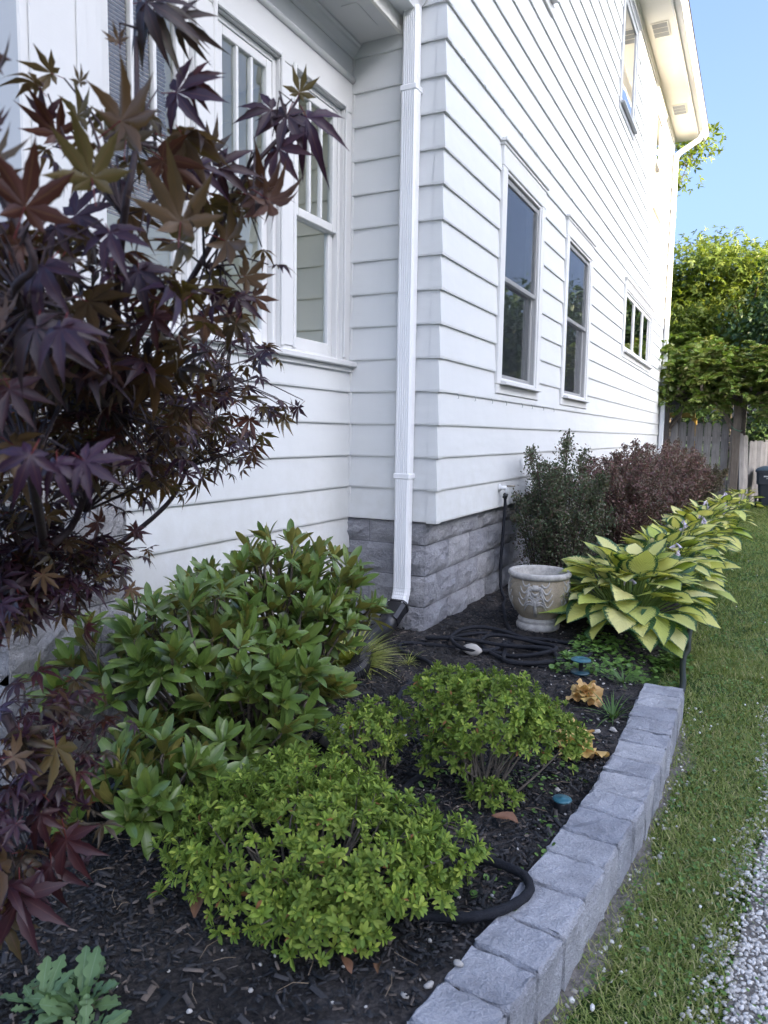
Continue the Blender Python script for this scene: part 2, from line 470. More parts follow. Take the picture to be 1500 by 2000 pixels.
def split_u(u0, u1, z, z1, holes):
    cuts = sorted([(h[0], h[1]) for h in holes if h[2] <= z+.012 and h[3] >= z1-1e-6]); out = []; cur = u0
    for a, b in cuts:
        if b <= u0 or a >= u1: continue
        if a > cur: out.append((cur, a))
        cur = max(cur, b)
    if cur < u1: out.append((cur, u1))
    return out
def TS(u, n, z): return (n, u, z)               # side wall, faces +X
def TF(u, n, z): return (u, -n, z)              # front wall, faces -Y
def TP(u, n, z): return (-PW+n, u, z)           # porch wall, faces +X

# window openings (y0,y1,z0,z1) in the side wall
WA = (1.06, 2.23, 1.555, 3.36); WB = (3.06, 4.30, 1.555, 3.36); WC = (6.52, 9.50, 2.36, 3.44)
WD = (5.46, 6.62, 5.24, 6.70); WE = (8.62, 9.80, 4.86, 6.74); WF = (1.20, 2.28, 4.74, 6.45)
side_holes = [WA, WB, WC, WD, WE, WF]
side = empty('side_wall', (0, 0, 0), house)
side.location = Vector((2, -5, 0))
for k in range(31):
    z = Z0+k*S
    zt = min(z+S, EAVE+.02)
    if z > EAVE: break
    for a, b in split_u(0.0, HL, z, zt, side_holes):
        m = plank_mesh(a, b, z, side_holes, TS, zt)
        if m: m.build('plank', M_SIDE, side, fixn=False)
front = empty('front_wall', (2, -5, 0), house)
for k in range(31):
    z = Z0+k*S
    if z > EAVE: break
    m = plank_mesh(-PW+.004, 0.0, z, [], TF, min(z+S, EAVE+.02))
    if m: m.build('plank', M_SIDE, front, fixn=False)
    # corner cap: little folded piece on every course
    mb = MB(); zt = min(z+S, EAVE+.02); e = .0025
    for (a, b) in ((z-.004, z+.012), (z+.012, zt-.002)):
        def o(zz): return (.020+.003 if zz < z+.013 else .020-(.016)*(zz-z)/S)+e
        oa, ob = o(a), o(b)
        if a < z: oa -= .002
        mb.add([(-.045, -oa, a), (oa, -oa, a), (ob, -ob, b), (-.045, -ob, b)], [(0, 1, 2, 3)])
        mb.add([(oa, -oa, a), (oa, .045, a), (ob, .045, b), (ob, -ob, b)], [(0, 1, 2, 3)])
    oa = .0235
    mb.add([(-.045, -oa, z-.004), (oa, -oa, z-.004), (oa, .045, z-.004), (0, .045, z-.004), (0, 0, z-.004), (-.045, 0, z-.004)], [(0, 1, 4, 5), (1, 2, 3, 4)])
    mb.build('corner_cap', M_SIDE, front, fixn=False)
# hooks left on the siding
for kk, ys_ in ((14, np.arange(.25, 6.5, .42)), (4, np.arange(.25, 3.2, .37))):
    for yy in ys_:
        z = Z0+kk*S
        mb = MB(); yj = yy+random.uniform(-.06, .06)
        mb.tube([(.018, yj, z+.004), (.027, yj+.002, z-.008), (.030, yj+.004, z-.024), (.024, yj+.005, z-.032)], .0022, 4)
        mb.build('siding_hook', M_GREYSASH, side)

# foundation: rock faced blocks
found = empty('foundation', (2, -5, 0), house)
def rock_block(name, parent, o, ax_u, ax_n, w, h, mat, proud=.03, nu=8, nz=5, dep=.12):
    """block face at origin o, width w along ax_u, height h along z, faces ax_n"""
    ax_u = np.array(ax_u, float); ax_n = np.array(ax_n, float); up = np.array([0, 0, 1.])
    g = .003; vs = []; fs = []
    for i in range(nu+1):
        for j in range(nz+1):
            u = g+(w-2*g)*i/nu; z = g+(h-2*g)*j/nz
            ed = (i in (0, nu)) or (j in (0, nz))
            ex = min(i, nu-i)/(nu/2); ez = min(j, nz-j)/(nz/2)
            n = 0 if ed else proud*(.35+.65*min(1, 1.2*min(ex, 1)*min(1, ez*1.5)))*random.uniform(.45, 1.25)
            du = 0 if ed else random.uniform(-.2, .2)*w/nu; dz = 0 if ed else random.uniform(-.2, .2)*h/nz
            vs.append(np.array(o)+ax_u*(u+du)+up*(z+dz)+ax_n*n)
    st = nz+1
    for i in range(nu):
        for j in range(nz): fs.append((i*st+j, (i+1)*st+j, (i+1)*st+j+1, i*st+j+1))
    b = len(vs)
    rim = [i*st for i in range(nu+1)]+[nu*st+j for j in range(1, nz+1)]+[i*st+nz for i in range(nu-1, -1, -1)]+[j for j in range(nz-1, 0, -1)]
    for r_ in rim: vs.append(np.array(vs[r_])-ax_n*dep)
    for k in range(len(rim)): k2 = (k+1) % len(rim); fs.append((rim[k2], rim[k], b+k, b+k2))
    mb = MB(); mb.add(vs, fs, 0, False)
    return mb.build(name, mat, parent)
zc = [-.26, -.06, .145, .345, .545, .690]
mb = MB(); mb.box((-.30, .016, -.3), (-.072, HL-.02, .688)); mb.box((-PW, .016, -.3), (-.072, .25, .688))
mb.build('mortar_bed', M_MORTAR, found)
for r_, (a, b) in enumerate(zip(zc[:-1], zc[1:])):
    x = -.06+(.0 if r_ % 2 else -.2); first = True
    y = -.0+.012
    w0 = .40 if r_ % 2 else .20
    while y < 8.0:
        w = w0 if first else .40; first = False
        rock_block('block', found, (-.062, y, a), (0, 1, 0), (1, 0, 0), w, b-a, M_BLOCK, .034); y += w
    xx = -.062; w = .20 if r_ % 2 else .40
    while xx > -PW-.1:
        w = min(w, xx+PW+.12)
        if w < .06: break
        rock_block('block', found, (xx-w, .012, a), (1, 0, 0), (0, -1, 0), w, b-a, M_BLOCK, .034); xx -= w; w = .40

# ---- windows
def window(x, hole, cas, glass_x, sash, panes, mat=M_TRIM, smat=M_TRIM, gmat=M_GLASS, head=.19, blind=None, parent=house, box=True, dark=M_DARK, proj=.035, sill=True, screen=False):
    """double hung or casement unit in a wall facing +X. panes: list of (y0,y1,z0,z1,inset) glass rects"""
    y0, y1, z0, z1 = hole
    w = empty('window', (0, 0, 0), parent); w.location = Vector((x, (y0+y1)/2, z0))-Vector(base_of(parent))
    mb = MB(); P = proj
    mb.bbox((x-.02, y0, z0+.07), (x+P, y0+cas, z1-head), .005); mb.bbox((x-.02, y1-cas, z0+.07), (x+P, y1, z1-head), .005)
    mb.bbox((x-.02, y0, z1-head), (x+P, y1, z1-.03), .005)
    mb.bbox((x-.02, y0+.002, z0+.002), (x+P-.006, y1-.002, z0+.069), .005)
    mb.build('casing', mat, w)
    mb = MB(); mb.bbox((x-.01, y0-.02, z1-.03), (x+P+.022, y1+.014, z1-.004), .004); mb.bbox((x-.01, y0-.010, z1-.052), (x+P+.009, y1+.012, z1-.0305), .004)
    mb.build('head_cap', mat, w)
    if sill:
        mb = MB(); mb.prism([(x-.02, z0+.071), (x+P+.045, z0+.071), (x+P+.045, z0+.088), (x-.02, z0+.112)], 1, y0+cas-.03, y1-cas+.03)
        mb.build('sill', mat, w)
    ia, ib, ic, id_ = y0+cas, y1-cas, z0+.10, z1-head
    # outer stop around the opening
    mb = MB(); q = .022
    mb.bbox((x-.10, ia+.001, ic), (x+P-.012, ia+q, id_), .003); mb.bbox((x-.10, ib-q, ic), (x+P-.012, ib-.001, id_), .003)
    mb.bbox((x-.10, ia+q+.001, id_-q), (x+P-.012, ib-q-.001, id_-.001), .003); mb.bbox((x-.10, ia+q+.001, ic+.002), (x+P-.014, ib-q-.001, ic+q), .003)
    mb.build('frame', smat, w)
    for (a, b, c, d, ins, rail) in panes:
        gx = x+glass_x-ins
        mb = MB(); r = rail
        mb.bbox((gx-.02, a, c), (gx+.012, a+r, d), .003); mb.bbox((gx-.02, b-r, c), (gx+.012, b, d), .003)
        mb.bbox((gx-.019, a+r+.001, d-r), (gx+.011, b-r-.001, d), .003); mb.bbox((gx-.019, a+r+.001, c), (gx+.011, b-r-.001, c+r), .003)
        mb.build('sash', sash, w)
        mb = MB(); e = .004
        mb.box((gx-.006, a+r-e, c+r-e), (gx-.002, b-r+e, d-r+e)); mb.build('pane', gmat, w)
    if screen:
        mb = MB(); mb.box((x+.0095, ia+q+.002, ic+q+.002), (x+.0105, ib-q-.002, id_-q-.002)); mb.build('insect_screen', M_SCREEN, w)
    if box:
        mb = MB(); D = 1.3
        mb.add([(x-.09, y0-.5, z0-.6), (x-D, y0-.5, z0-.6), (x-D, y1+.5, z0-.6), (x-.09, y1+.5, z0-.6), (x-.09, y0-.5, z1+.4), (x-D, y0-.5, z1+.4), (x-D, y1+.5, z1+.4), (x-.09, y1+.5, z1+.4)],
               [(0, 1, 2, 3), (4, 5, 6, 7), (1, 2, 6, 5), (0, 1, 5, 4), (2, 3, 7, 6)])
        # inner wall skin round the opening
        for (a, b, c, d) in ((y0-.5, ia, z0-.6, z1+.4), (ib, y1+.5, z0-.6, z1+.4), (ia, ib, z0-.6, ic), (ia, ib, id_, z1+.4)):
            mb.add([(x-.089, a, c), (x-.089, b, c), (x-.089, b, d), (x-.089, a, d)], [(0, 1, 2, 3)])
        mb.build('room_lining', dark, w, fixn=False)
    if blind:
        bz0, bz1 = blind; mb = MB(); zz = bz0
        while zz < bz1:
            mb.add([(x-.16, ia+.03, zz), (x-.16, ib-.03, zz), (x-.135, ib-.03, zz+.018), (x-.135, ia+.03, zz+.018)], [(0, 1, 2, 3)]); zz += .026
        mb.build('blind', M_BLIND, w, fixn=False)
    return w
def dh(h, cas, head, mid, r=.042):
    a, b = h[0]+cas+.023, h[1]-cas-.023; c, d = h[2]+.124, h[3]-head-.023
    return [(a, b, mid-.02, d, .0, r), (a, b, c, mid+.022, .028, r)]
M_SASHDK = simple('dark_screen_frame', (.02, .022, .025), .5)
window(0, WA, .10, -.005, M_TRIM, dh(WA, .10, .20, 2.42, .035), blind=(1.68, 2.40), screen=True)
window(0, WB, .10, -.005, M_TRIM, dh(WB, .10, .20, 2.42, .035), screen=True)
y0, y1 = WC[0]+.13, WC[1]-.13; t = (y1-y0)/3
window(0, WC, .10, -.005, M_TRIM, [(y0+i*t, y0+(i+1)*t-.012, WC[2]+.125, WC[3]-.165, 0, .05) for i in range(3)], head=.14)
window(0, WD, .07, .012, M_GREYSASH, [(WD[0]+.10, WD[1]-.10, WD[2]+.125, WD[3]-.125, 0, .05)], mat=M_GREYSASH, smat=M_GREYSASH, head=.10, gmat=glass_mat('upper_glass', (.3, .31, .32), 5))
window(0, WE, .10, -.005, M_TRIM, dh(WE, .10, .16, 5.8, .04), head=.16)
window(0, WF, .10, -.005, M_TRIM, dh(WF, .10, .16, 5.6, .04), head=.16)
# ---- main eave
ev = empty('eave', (2, -5, 0), house)
mb = MB(); mb.box((-.02, -.35, EAVE), (.415, HL+.30, EAVE+.015)); soff = mb.build('soffit', M_SOFF, ev)
mb = MB(); mb.bbox((.004, -.30, EAVE-.075), (.032, HL, EAVE-.001), .006); mb.bbox((.004, -.30, EAVE-.12), (.022, HL, EAVE-.077), .005); mb.build('frieze_board', M_SOFF, ev)
mb = MB(); mb.bbox((.416, -.35, EAVE-.035), (.440, HL+.30, EAVE+.14), .003); mb.build('fascia', M_TRIM, ev)
mb = MB(); g0 = [(.441, EAVE+.0), (.53, EAVE+.0), (.545, EAVE+.035), (.585, EAVE+.085), (.585, EAVE+.125), (.572, EAVE+.125), (.572, EAVE+.118), (.441, EAVE+.12)]
mb.prism(g0, 1, -.40, HL+.42); mb.build('gutter', M_TRIM, ev)
for yy in (3.9, 7.25, 10.05):
    mb = MB(); mb.bbox((.10, yy-.21, EAVE-.012), (.33, yy+.21, EAVE-.001), .003)
    for q in range(3):
        for h in range(9):
            a = yy-.185+q*.13+h*.0125
            mb.box((.118, a, EAVE-.018), (.312, a+.006, EAVE-.0125), 1)
    mb.build('soffit_vent', [M_SOFF, M_GREYSASH], ev)
mb = MB(); mb.add([(.60, -.45, EAVE+.13), (.60, HL+.45, EAVE+.13), (-3.8, HL+.45, EAVE+2.9), (-3.8, -.45, EAVE+2.9), (-8.2, HL+.45, EAVE+.13), (-8.2, -.45, EAVE+.13)], [(0, 1, 2, 3), (3, 2, 4, 5)])
mb.build('roof', simple('roof_shingle_grey', (.09, .085, .08), .9, .3, 20, .5, 80), house, fixn=False)
mb = MB(); mb.box((-7.6, HL-.02, -.3), (-.001, HL-.0, EAVE)); mb.box((-7.6, .03, -.3), (-7.5, HL-.03, EAVE))
mb.add([(-.02, HL, EAVE), (-7.6, HL, EAVE), (-3.8, HL, EAVE+2.75)], [(0, 1, 2)]); mb.add([(-.02, -.01, EAVE), (-7.6, -.01, EAVE), (-3.8, -.01, EAVE+2.75)], [(0, 1, 2)])
mb.build('rear_wall', M_SIDE, house, fixn=False)
mb = MB(); mb.bbox((-.02, HL-.0, Z0-.01), (.028, HL+.06, EAVE-.125), .004); mb.build('corner_board', M_TRIM, house)

# ---- downspouts
def rect_pipe(mb, pts, w, d, wdir, n=3, c=.012, flute=True):
    """fluted rectangular downspout swept along pts; wdir = direction of the wide face"""
    P = [np.array(p, float) for p in pts]; wv = np.array(wdir, float)
    prof = []
    nf = 5
    fr = [(-w/2+c, d/2)]
    for q in range(nf):
        a = -w/2+.016+q*(w-.032)/nf; b = a+(w-.032)/nf
        fr += [(a+.003, d/2), (a+.006, d/2-.004), (b-.006, d/2-.004), (b-.003, d/2)] if flute else []
    fr += [(w/2-c, d/2)]
    prof = fr+[(w/2, d/2-c), (w/2, -d/2+c), (w/2-c, -d/2), (-w/2+c, -d/2), (-w/2, -d/2+c), (-w/2, d/2-c)]
    m = len(prof); vs = []
    for i, p in enumerate(P):
        t = P[min(i+1, len(P)-1)]-P[max(i-1, 0)]; t /= np.linalg.norm(t)
        nv = np.cross(t, wv); nv /= np.linalg.norm(nv)
        for a, b in prof: vs.append(p+wv*a+nv*b)
    fs = [(i*m+k, i*m+(k+1) % m, (i+1)*m+(k+1) % m, (i+1)*m+k) for i in range(len(P)-1) for k in range(m)]
    fs += [tuple(range(m)), tuple((len(P)-1)*m+k for k in range(m))]
    mb.add(vs, fs)
ds = empty('downspout', (2-.185, -5-.06, 0), house)
mb = MB(); rect_pipe(mb, [(-.185, -.062, 3.72), (-.185, -.062, 3.25)], .096, .072, (1, 0, 0)); mb.build('upper_pipe', M_ALU, ds)
mb = MB(); rect_pipe(mb, [(-.185, -.062, 3.27), (-.185, -.062, .98)], .103, .079, (1, 0, 0)); mb.build('pipe', M_ALU, ds)
arc = [(-.185, -.062, 1.0), (-.185, -.062, .30)]+[(-.185, -.062-.16*(1-math.cos(a)), .30-.17*math.sin(a)) for a in np.linspace(.12, R(62), 9)]
mb = MB(); rect_pipe(mb, arc, .098, .074, (1, 0, 0)); mb.build('lower_pipe', M_ALU, ds)
for zz in (3.27, .985):
    mb = MB(); mb.bbox((-.240, -.1045, zz-.018), (-.130, -.012, zz+.018), .005); mb.build('strap', M_ALU, ds)
mb = MB()
for i in range(7):
    a = R(6+i*8); c = np.array([-.185, -.062-.16*(1-math.cos(a)), .30-.17*math.sin(a)])
    rect_pipe(mb, [c+np.array([0, .0, .004]), c-np.array([0, .003*i/7, .003])], .1005, .0765, (1, 0, 0), flute=False)
mb.build('elbow_crimps', M_ALU, ds)
ds2 = empty('downspout', (2+.05, -5+HL-.1, 0), house)
yb = HL-.04
mb = MB(); rect_pipe(mb, [(.50, yb, EAVE+.01), (.50, yb, EAVE-.05), (.46, yb, EAVE-.13), (.16, yb, EAVE-.30), (.085, yb, EAVE-.36), (.075, yb, EAVE-.46), (.075, yb, 3.0)], .10, .075, (0, 1, 0)); mb.build('upper_pipe', M_ALU, ds2)
mb = MB(); rect_pipe(mb, [(.075, yb, 3.01), (.075, yb, .05)], .106, .081, (0, 1, 0)); mb.build('pipe', M_ALU, ds2)

# ---- porch wall
pw = empty('porch_wall', (2-PW, -5, 0), house)
X0 = -PW
for k in range(-4, 5):
    z = Z0+k*S
    zt = min(z+S, 1.665)
    m = plank_mesh(-2.3, -.004, z, [], TP, zt)
    if m: m.build('plank', M_SIDE, pw, fixn=False)
mb = MB(); mb.bbox((X0+.001, -.016, .70), (X0+.026, -.002, 3.54), .003); mb.build('corner_strip', M_TRIM, pw)
mb = MB(); mb.bbox((X0-.05, -2.15, 1.665), (X0+.062, -.001, 1.700), .006); mb.bbox((X0-.01, -2.15, 1.635), (X0+.030, -.001, 1.664), .004); mb.build('sill_board', M_TRIM, pw)
wins = [(-2.02, -1.475), (-1.315, -.80), (-.65, -.115)]
ZB, ZT = 1.70, 3.215
edges = [-2.3]+[e for w_ in wins for e in w_]+[-.017]
for i in range(0, len(edges), 2):
    mb = MB(); mb.bbox((X0-.09, edges[i], ZB+.001), (X0+.012, edges[i+1], ZT), .003); mb.build('board', M_TRIM, pw)
    if edges[i+1]-edges[i] > .13:
        mb = MB(); c_ = (edges[i]+edges[i+1])/2
        mb.bbox((X0+.013, edges[i]+.028, ZB+.03), (X0+.020, edges[i+1]-.028, ZT-.02), .002); mb.build('board', M_TRIM, pw)
mb = MB(); mb.bbox((X0-.09, -2.3, ZT+.001), (X0+.014, -.017, 3.40), .003); mb.build('board', M_TRIM, pw)
mb = MB(); mb.tube([(X0+.016, -2.3, 3.415), (X0+.016, -.017, 3.415)], .020, 10); mb.build('bead_moulding', M_TRIM, pw)
mb = MB(); mb.bbox((X0-.09, -2.3, 3.436), (X0+.012, -.017, 3.66), .003); mb.build('board', M_TRIM, pw)
mb = MB(); mb.prism([(X0+.013, 3.54), (X0+.024, 3.54), (X0+.030, 3.56), (X0+.055, 3.585), (X0+.062, 3.60), (X0+.075, 3.605), (X0+.075, 3.619), (X0+.013, 3.619)], 1, -2.3, -.017); mb.build('crown_moulding', M_TRIM, pw)
for (a, b) in wins:
    w = empty('window', (0, 0, 0), pw); w.location = Vector((0, (a+b)/2, ZB))
    mb = MB(); q = .03
    mb.bbox((X0-.088, a+.0005, ZB+.002), (X0-.012, a+q, ZT-.001), .003); mb.bbox((X0-.088, b-q, ZB+.002), (X0-.012, b-.0005, ZT-.001), .003)
    mb.bbox((X0-.087, a+q+.001, ZT-q), (X0-.012, b-q-.001, ZT-.001), .003); mb.bbox((X0-.087, a+q+.001, ZB+.002), (X0-.010, b-q-.001, ZB+.02), .003)
    # applied casing moulding
    mb.bbox((X0+.0125, a-.03, ZB+.02), (X0+.028, a-.003, ZT+.028), .005); mb.bbox((X0+.0125, b+.003, ZB+.02), (X0+.028, b+.03, ZT+.028), .005)
    mb.bbox((X0+.0145, a-.003, ZT+.003), (X0+.028, b+.003, ZT+.028), .005)
    mb.build('frame', M_TRIM, w)
    zm = 2.495; ra = .048
    for (c, d, gx, mun) in ((zm-.025, ZT-q-.001, X0-.035, True), (ZB+.021, zm+.02, X0-.065, False)):
        mb = MB(); y0, y1 = a+q+.001, b-q-.001
        mb.bbox((gx-.015, y0, c), (gx+.018, y0+ra, d), .004); mb.bbox((gx-.015, y1-ra, c), (gx+.018, y1, d), .004)
        mb.bbox((gx-.014, y0+ra+.001, d-ra), (gx+.017, y1-ra-.001, d), .004); mb.bbox((gx-.014, y0+ra+.001, c), (gx+.017, y1-ra-.001, c+ra+(.0 if mun else .03)), .004)
        if mun:
            for i in (1, 2):
                ym = y0+ra+(y1-y0-2*ra)*i/3
                mb.bbox((gx-.012, ym-.010, c+ra+.001), (gx+.015, ym+.010, d-ra-.001), .003)
        mb.build('sash', M_TRIM, w)
        bounds = [y0+ra+(y1-y0-2*ra)*i/3 for i in range(4)] if mun else [y0+ra, y1-ra]
        for p, q2 in zip(bounds[:-1], bounds[1:]):
            mb = MB(); mb.box((gx-.003, p+.0005, c+ra), (gx+.0, q2-.0005, d-ra)); mb.build('pane', M_GLASSP, w)
# bamboo shade inside the far left window
mb = MB()
for i in range(60):
    z = 3.20-i*.0175
    mb.tube([(X0-.14, -2.02, z), (X0-.14+.004*math.sin(i), -1.5, z)], .0075, 5, caps=False)
mb.build('bamboo_shade', M_BAMBOO, pw)
# inside of the porch
for k in range(0, 15):
    z = Z0+k*S
    m = plank_mesh(-4.2, -PW-.10, z, [], TF, z+S)
    m.build('plank', M_CREAM, front, fixn=False)
mb = MB(); mb.box((-4.2, -2.4, 3.50), (X0-.091, -.03, 3.52)); mb.box((-4.2, -2.4, .62), (X0-.091, -.03, .66)); mb.build('porch_lining', M_CREAM, house)
mb = MB(); mb.box((X0-.10, -2.3, -.2), (X0-.005, -.005, .66)); mb.build('porch_base', M_MORTAR, house)
# ---- porch eave
pe = empty('porch_eave', (2-.4, -5, 3.6), house)
mb = MB(); mb.box((X0-.08, -3.2, 3.62), (-.285, -.021, 3.632)); mb.build('soffit', M_TRIM, pe)
mb = MB(); mb.bbox((-.60+.14, -.42, 3.6165), (-.36, -.16, 3.6195), .001); mb.build('soffit_patch', M_TRIM, pe)
mb = MB(); mb.bbox((-.284, -3.2, 3.612), (-.262, -.021, 3.78), .003); mb.build('fascia', M_SOFF, pe)
mb = MB(); g0 = [(-.261, 3.70), (-.155, 3.70), (-.14, 3.735), (-.095, 3.785), (-.095, 3.84), (-.108, 3.84), (-.108, 3.83), (-.261, 3.83)]
mb.prism(g0, 1, -3.2, -.028); mb.build('gutter', M_ALU, pe)
mb = MB(); mb.add([(-.09, -3.3, 3.845), (-.09, -.022, 3.845), (-4.4, -.022, 5.3), (-4.4, -3.3, 5.3)], [(0, 1, 2, 3)]); mb.build('roof', bpy.data.materials['roof_shingle_grey'], pe, fixn=False)
# ---- stone pier and column
pr = empty('stone_pier', (2-.7, -5-2.3, 0), house)
rows = [(-.25+.205*i, -.25+.205*(i+1)) for i in range(9)]
mb = MB(); mb.box((-1.15, -2.60, -.25), (-.475, -2.085, 1.594)); mb.build('pier_core', M_MORTAR, pr)
for r_, (a, b) in enumerate(rows):
    ysp = [-2.615, -2.215, -2.07] if r_ % 2 else [-2.615, -2.47, -2.07]
    for p, q2 in zip(ysp[:-1], ysp[1:]): rock_block('block', pr, (-.462, p, a), (0, 1, 0), (1, 0, 0), q2-p, b-a, M_PIER, .028)
    xsp = [-.462, -.86, -1.16] if r_ % 2 else [-.462, -.66, -1.16]
    for p, q2 in zip(xsp[:-1], xsp[1:]): rock_block('block', pr, (q2, -2.612, a), (1, 0, 0), (0, -1, 0), p-q2, b-a, M_PIER, .028)
    for p, q2 in zip(xsp[:-1], xsp[1:]): rock_block('block', pr, (p, -2.073, a), (-1, 0, 0), (0, 1, 0), p-q2, b-a, M_PIER, .002)
mb = MB(); mb.bbox((-1.22, -2.665, 1.596), (-.405, -2.03, 1.665), .012); mb.build('cap', M_CAP, pr)
mb = MB(); mb.bbox((-.88, -2.46, 1.667), (-.50, -2.10, 3.60), .006); mb.bbox((-.499, -2.425, 1.75), (-.490, -2.135, 3.5), .004); mb.bbox((-.489, -2.235, 1.80), (-.482, -2.19, 3.45), .003); mb.build('column', M_TRIM, pr)
# ------------------------------------------------------------------ retaining stones
def paver(i, yc, w, length, zt):
    r = np.random.default_rng(100+i)
    xm = float(st_x(yc)); dx = float(st_x(yc+.1)-st_x(yc-.1))/.2
    ang = math.atan(dx)+r.normal(0, .02)
    nu, nv, nw = 8, 6, 4; hx, hy, h = length/2, w/2, .26
    def P(u, v, t):  # unit cube -> rounded stone
        x = (u*2-1)*hx; y = (v*2-1)*hy; z = zt-h+t*h
        return [x, y, z]
    me = {}; vs = []; fs = []
    def vid(a, b, c):
        if (a, b, c) in me: return me[(a, b, c)]
        gu = [0, .035, .1, .3, .5, .7, .9, .965, 1][a]; gv = [0, .05, .2, .5, .8, .95, 1][b]; gt = [0, .4, .8, .955, 1][c]
        p = P(gu, gv, gt)
        ne = (a in (0, nu))+(b in (0, nv))+(c == nw)
        k = {0: 0, 1: 0, 2: .0055, 3: .010}[ne]*r.uniform(.5, 1.5)
        if ne >= 2:
            if a == 0: p[0] += k
            if a == nu: p[0] -= k
            if b == 0: p[1] += k
            if b == nv: p[1] -= k
            if c == nw: p[2] -= k
        j = .0022 if ne else .0006
        p = [q+r.normal(0, j) for q in p]
        taper = 1+.0*p[1]
        x, y = p[0]*taper, p[1]
        me[(a, b, c)] = len(vs)
        ca, sa = math.cos(ang), math.sin(ang)
        vs.append((xm+x*ca+y*sa, yc-x*sa+y*ca, p[2])); return me[(a, b, c)]
    for a in range(nu):
        for b in range(nv): fs.append([vid(a, b, nw), vid(a+1, b, nw), vid(a+1, b+1, nw), vid(a, b+1, nw)])
    for c in range(nw):
        for a in range(nu):
            fs.append([vid(a, 0, c), vid(a+1, 0, c), vid(a+1, 0, c+1), vid(a, 0, c+1)]); fs.append([vid(a, nv, c), vid(a, nv, c+1), vid(a+1, nv, c+1), vid(a+1, nv, c)])
        for b in range(nv):
            fs.append([vid(0, b, c), vid(0, b, c+1), vid(0, b+1, c+1), vid(0, b+1, c)]); fs.append([vid(nu, b, c), vid(nu, b+1, c), vid(nu, b+1, c+1), vid(nu, b, c+1)])
    mb = MB()
    inv = {v: k for k, v in me.items()}
    mb.add(vs, fs, 0, False)
    for i_, f in enumerate(fs):
        g = [inv[q] for q in f]
        mb.sm[i_] = any((q[0] in (0, nu))+(q[1] in (0, nv))+(q[2] == nw) >= 2 for q in g)
    return mb, (xm, yc)
joints = [-3.66, -3.49, -3.32, -3.14, -2.93, -2.79, -2.645, -2.50, -2.325, -2.15, -2.01, -1.84, -1.69, -1.51, -1.37, -1.20, -1.06, -.91, -.75, -.575, -.41]
def pl(i, n):
    k = n-1-i
    t = ['last', 'second', 'third', 'fourth', 'fifth', 'sixth', 'seventh', 'eighth', 'ninth', 'tenth', 'eleventh', 'twelfth', 'thirteenth', 'fourteenth', 'fifteenth', 'sixteenth', 'seventeenth', 'eighteenth', 'nineteenth', 'twentieth'][k]
    if k == 0: return 'tumbled grey stone block ending the garden edging by the variegated hosta'
    if i in (6, 7): return ['tumbled grey stone block under the near bend of the black hose', 'tumbled grey stone block just beyond the black hose loop lying on the edging'][i-6]
    return f'tumbled grey stone block, {t} in the edging row counted from its hosta end'
for i, (a, b) in enumerate(zip(joints[:-1], joints[1:])):
    mb, c = paver(i, (a+b)/2, b-a-.002, float(np.interp(a, [-3, -2.4, -1], [.165, .18, .192])), .022+random.uniform(-.003, .003))
    o = mb.build('edging_stone', M_PAVER, None, True, (c[0], c[1], -.2))
    tag(o, pl(i, len(joints)-1), 'edging stone', 'stone blocks edging the garden bed')

# ------------------------------------------------------------------ loose ground cover
# mulch chips
def chips(n, xr, yr, seed, name, mat, lr=(.010, .032)):
    r = np.random.default_rng(seed)
    x = r.uniform(*xr, n*2); y = r.uniform(*yr, n*2)
    lim = np.where(y < -.40, st_x(y)-.10, 1.30)
    ok = (x < lim) & ~((x < -.02) & (y > -.02)) & (x > -.58)
    bare = hnoise(x*.45+3, y*.45+1)
    near = np.clip((-2.6-y)/.5, 0, 1)*np.clip((x-.45)/.3, 0, 1)
    ok &= r.uniform(0, 1, n*2) < np.clip(1-near*.75, .1, 1)*np.clip(1.05-.5*np.clip(bare, 0, 1), .3, 1)
    x, y = x[ok][:n], y[ok][:n]; m = len(x)
    L = r.uniform(*lr, m)*(1+.9*(r.uniform(0, 1, m) > .9)); Wd = L*r.uniform(.14, .36, m); T = r.uniform(.0015, .004, m)
    V = np.array([(-.5, -1, 0), (.5, -1, 0), (.5, 1, 0), (-.5, 1, 0), (-.42, -.93, 1), (.36, -.8, 1), (.44, .9, 1), (-.3, .96, 1)], float)
    F = np.array([(4, 5, 6, 7), (0, 1, 5, 4), (1, 2, 6, 5), (2, 3, 7, 6), (3, 0, 4, 7)])
    a = r.uniform(0, 6.28, m); ti = r.normal(0, .28, m)
    d = np.stack([np.cos(a), np.sin(a), ti], 1); nn = np.stack([r.normal(0, .3, m), r.normal(0, .3, m), np.ones(m)], 1)
    z = bed_z(x, y)+r.uniform(0, .012, m)
    scatter(name, (V, F, {}), frames(d, nn), np.stack([x, y, z], 1), np.stack([Wd, L/2, T], 1), mat)['kind'] = 'stuff'
def chip_mat():
    k = NT('bark_chip'); rr = k.rnd(); p = k.co('Position')
    c = k.ramp(rr, [(0, (.008, .010, .012)), (.5, (.022, .023, .026)), (.82, (.055, .054, .056)), (.95, (.10, .080, .065)), (1, (.20, .165, .14))])
    k.bump(k.noise(260, 3, .6, p), .5, .004)
    return k.set(c, .8, .3)
M_CHIP = chip_mat()
chips(26000, (-.55, 1.35), (-3.75, -1.2), 1, 'mulch_chips', M_CHIP, (.008, .026))
chips(9000, (-.5, 1.35), (-1.25, 2.5), 2, 'mulch_chips', M_CHIP, (.010, .03))
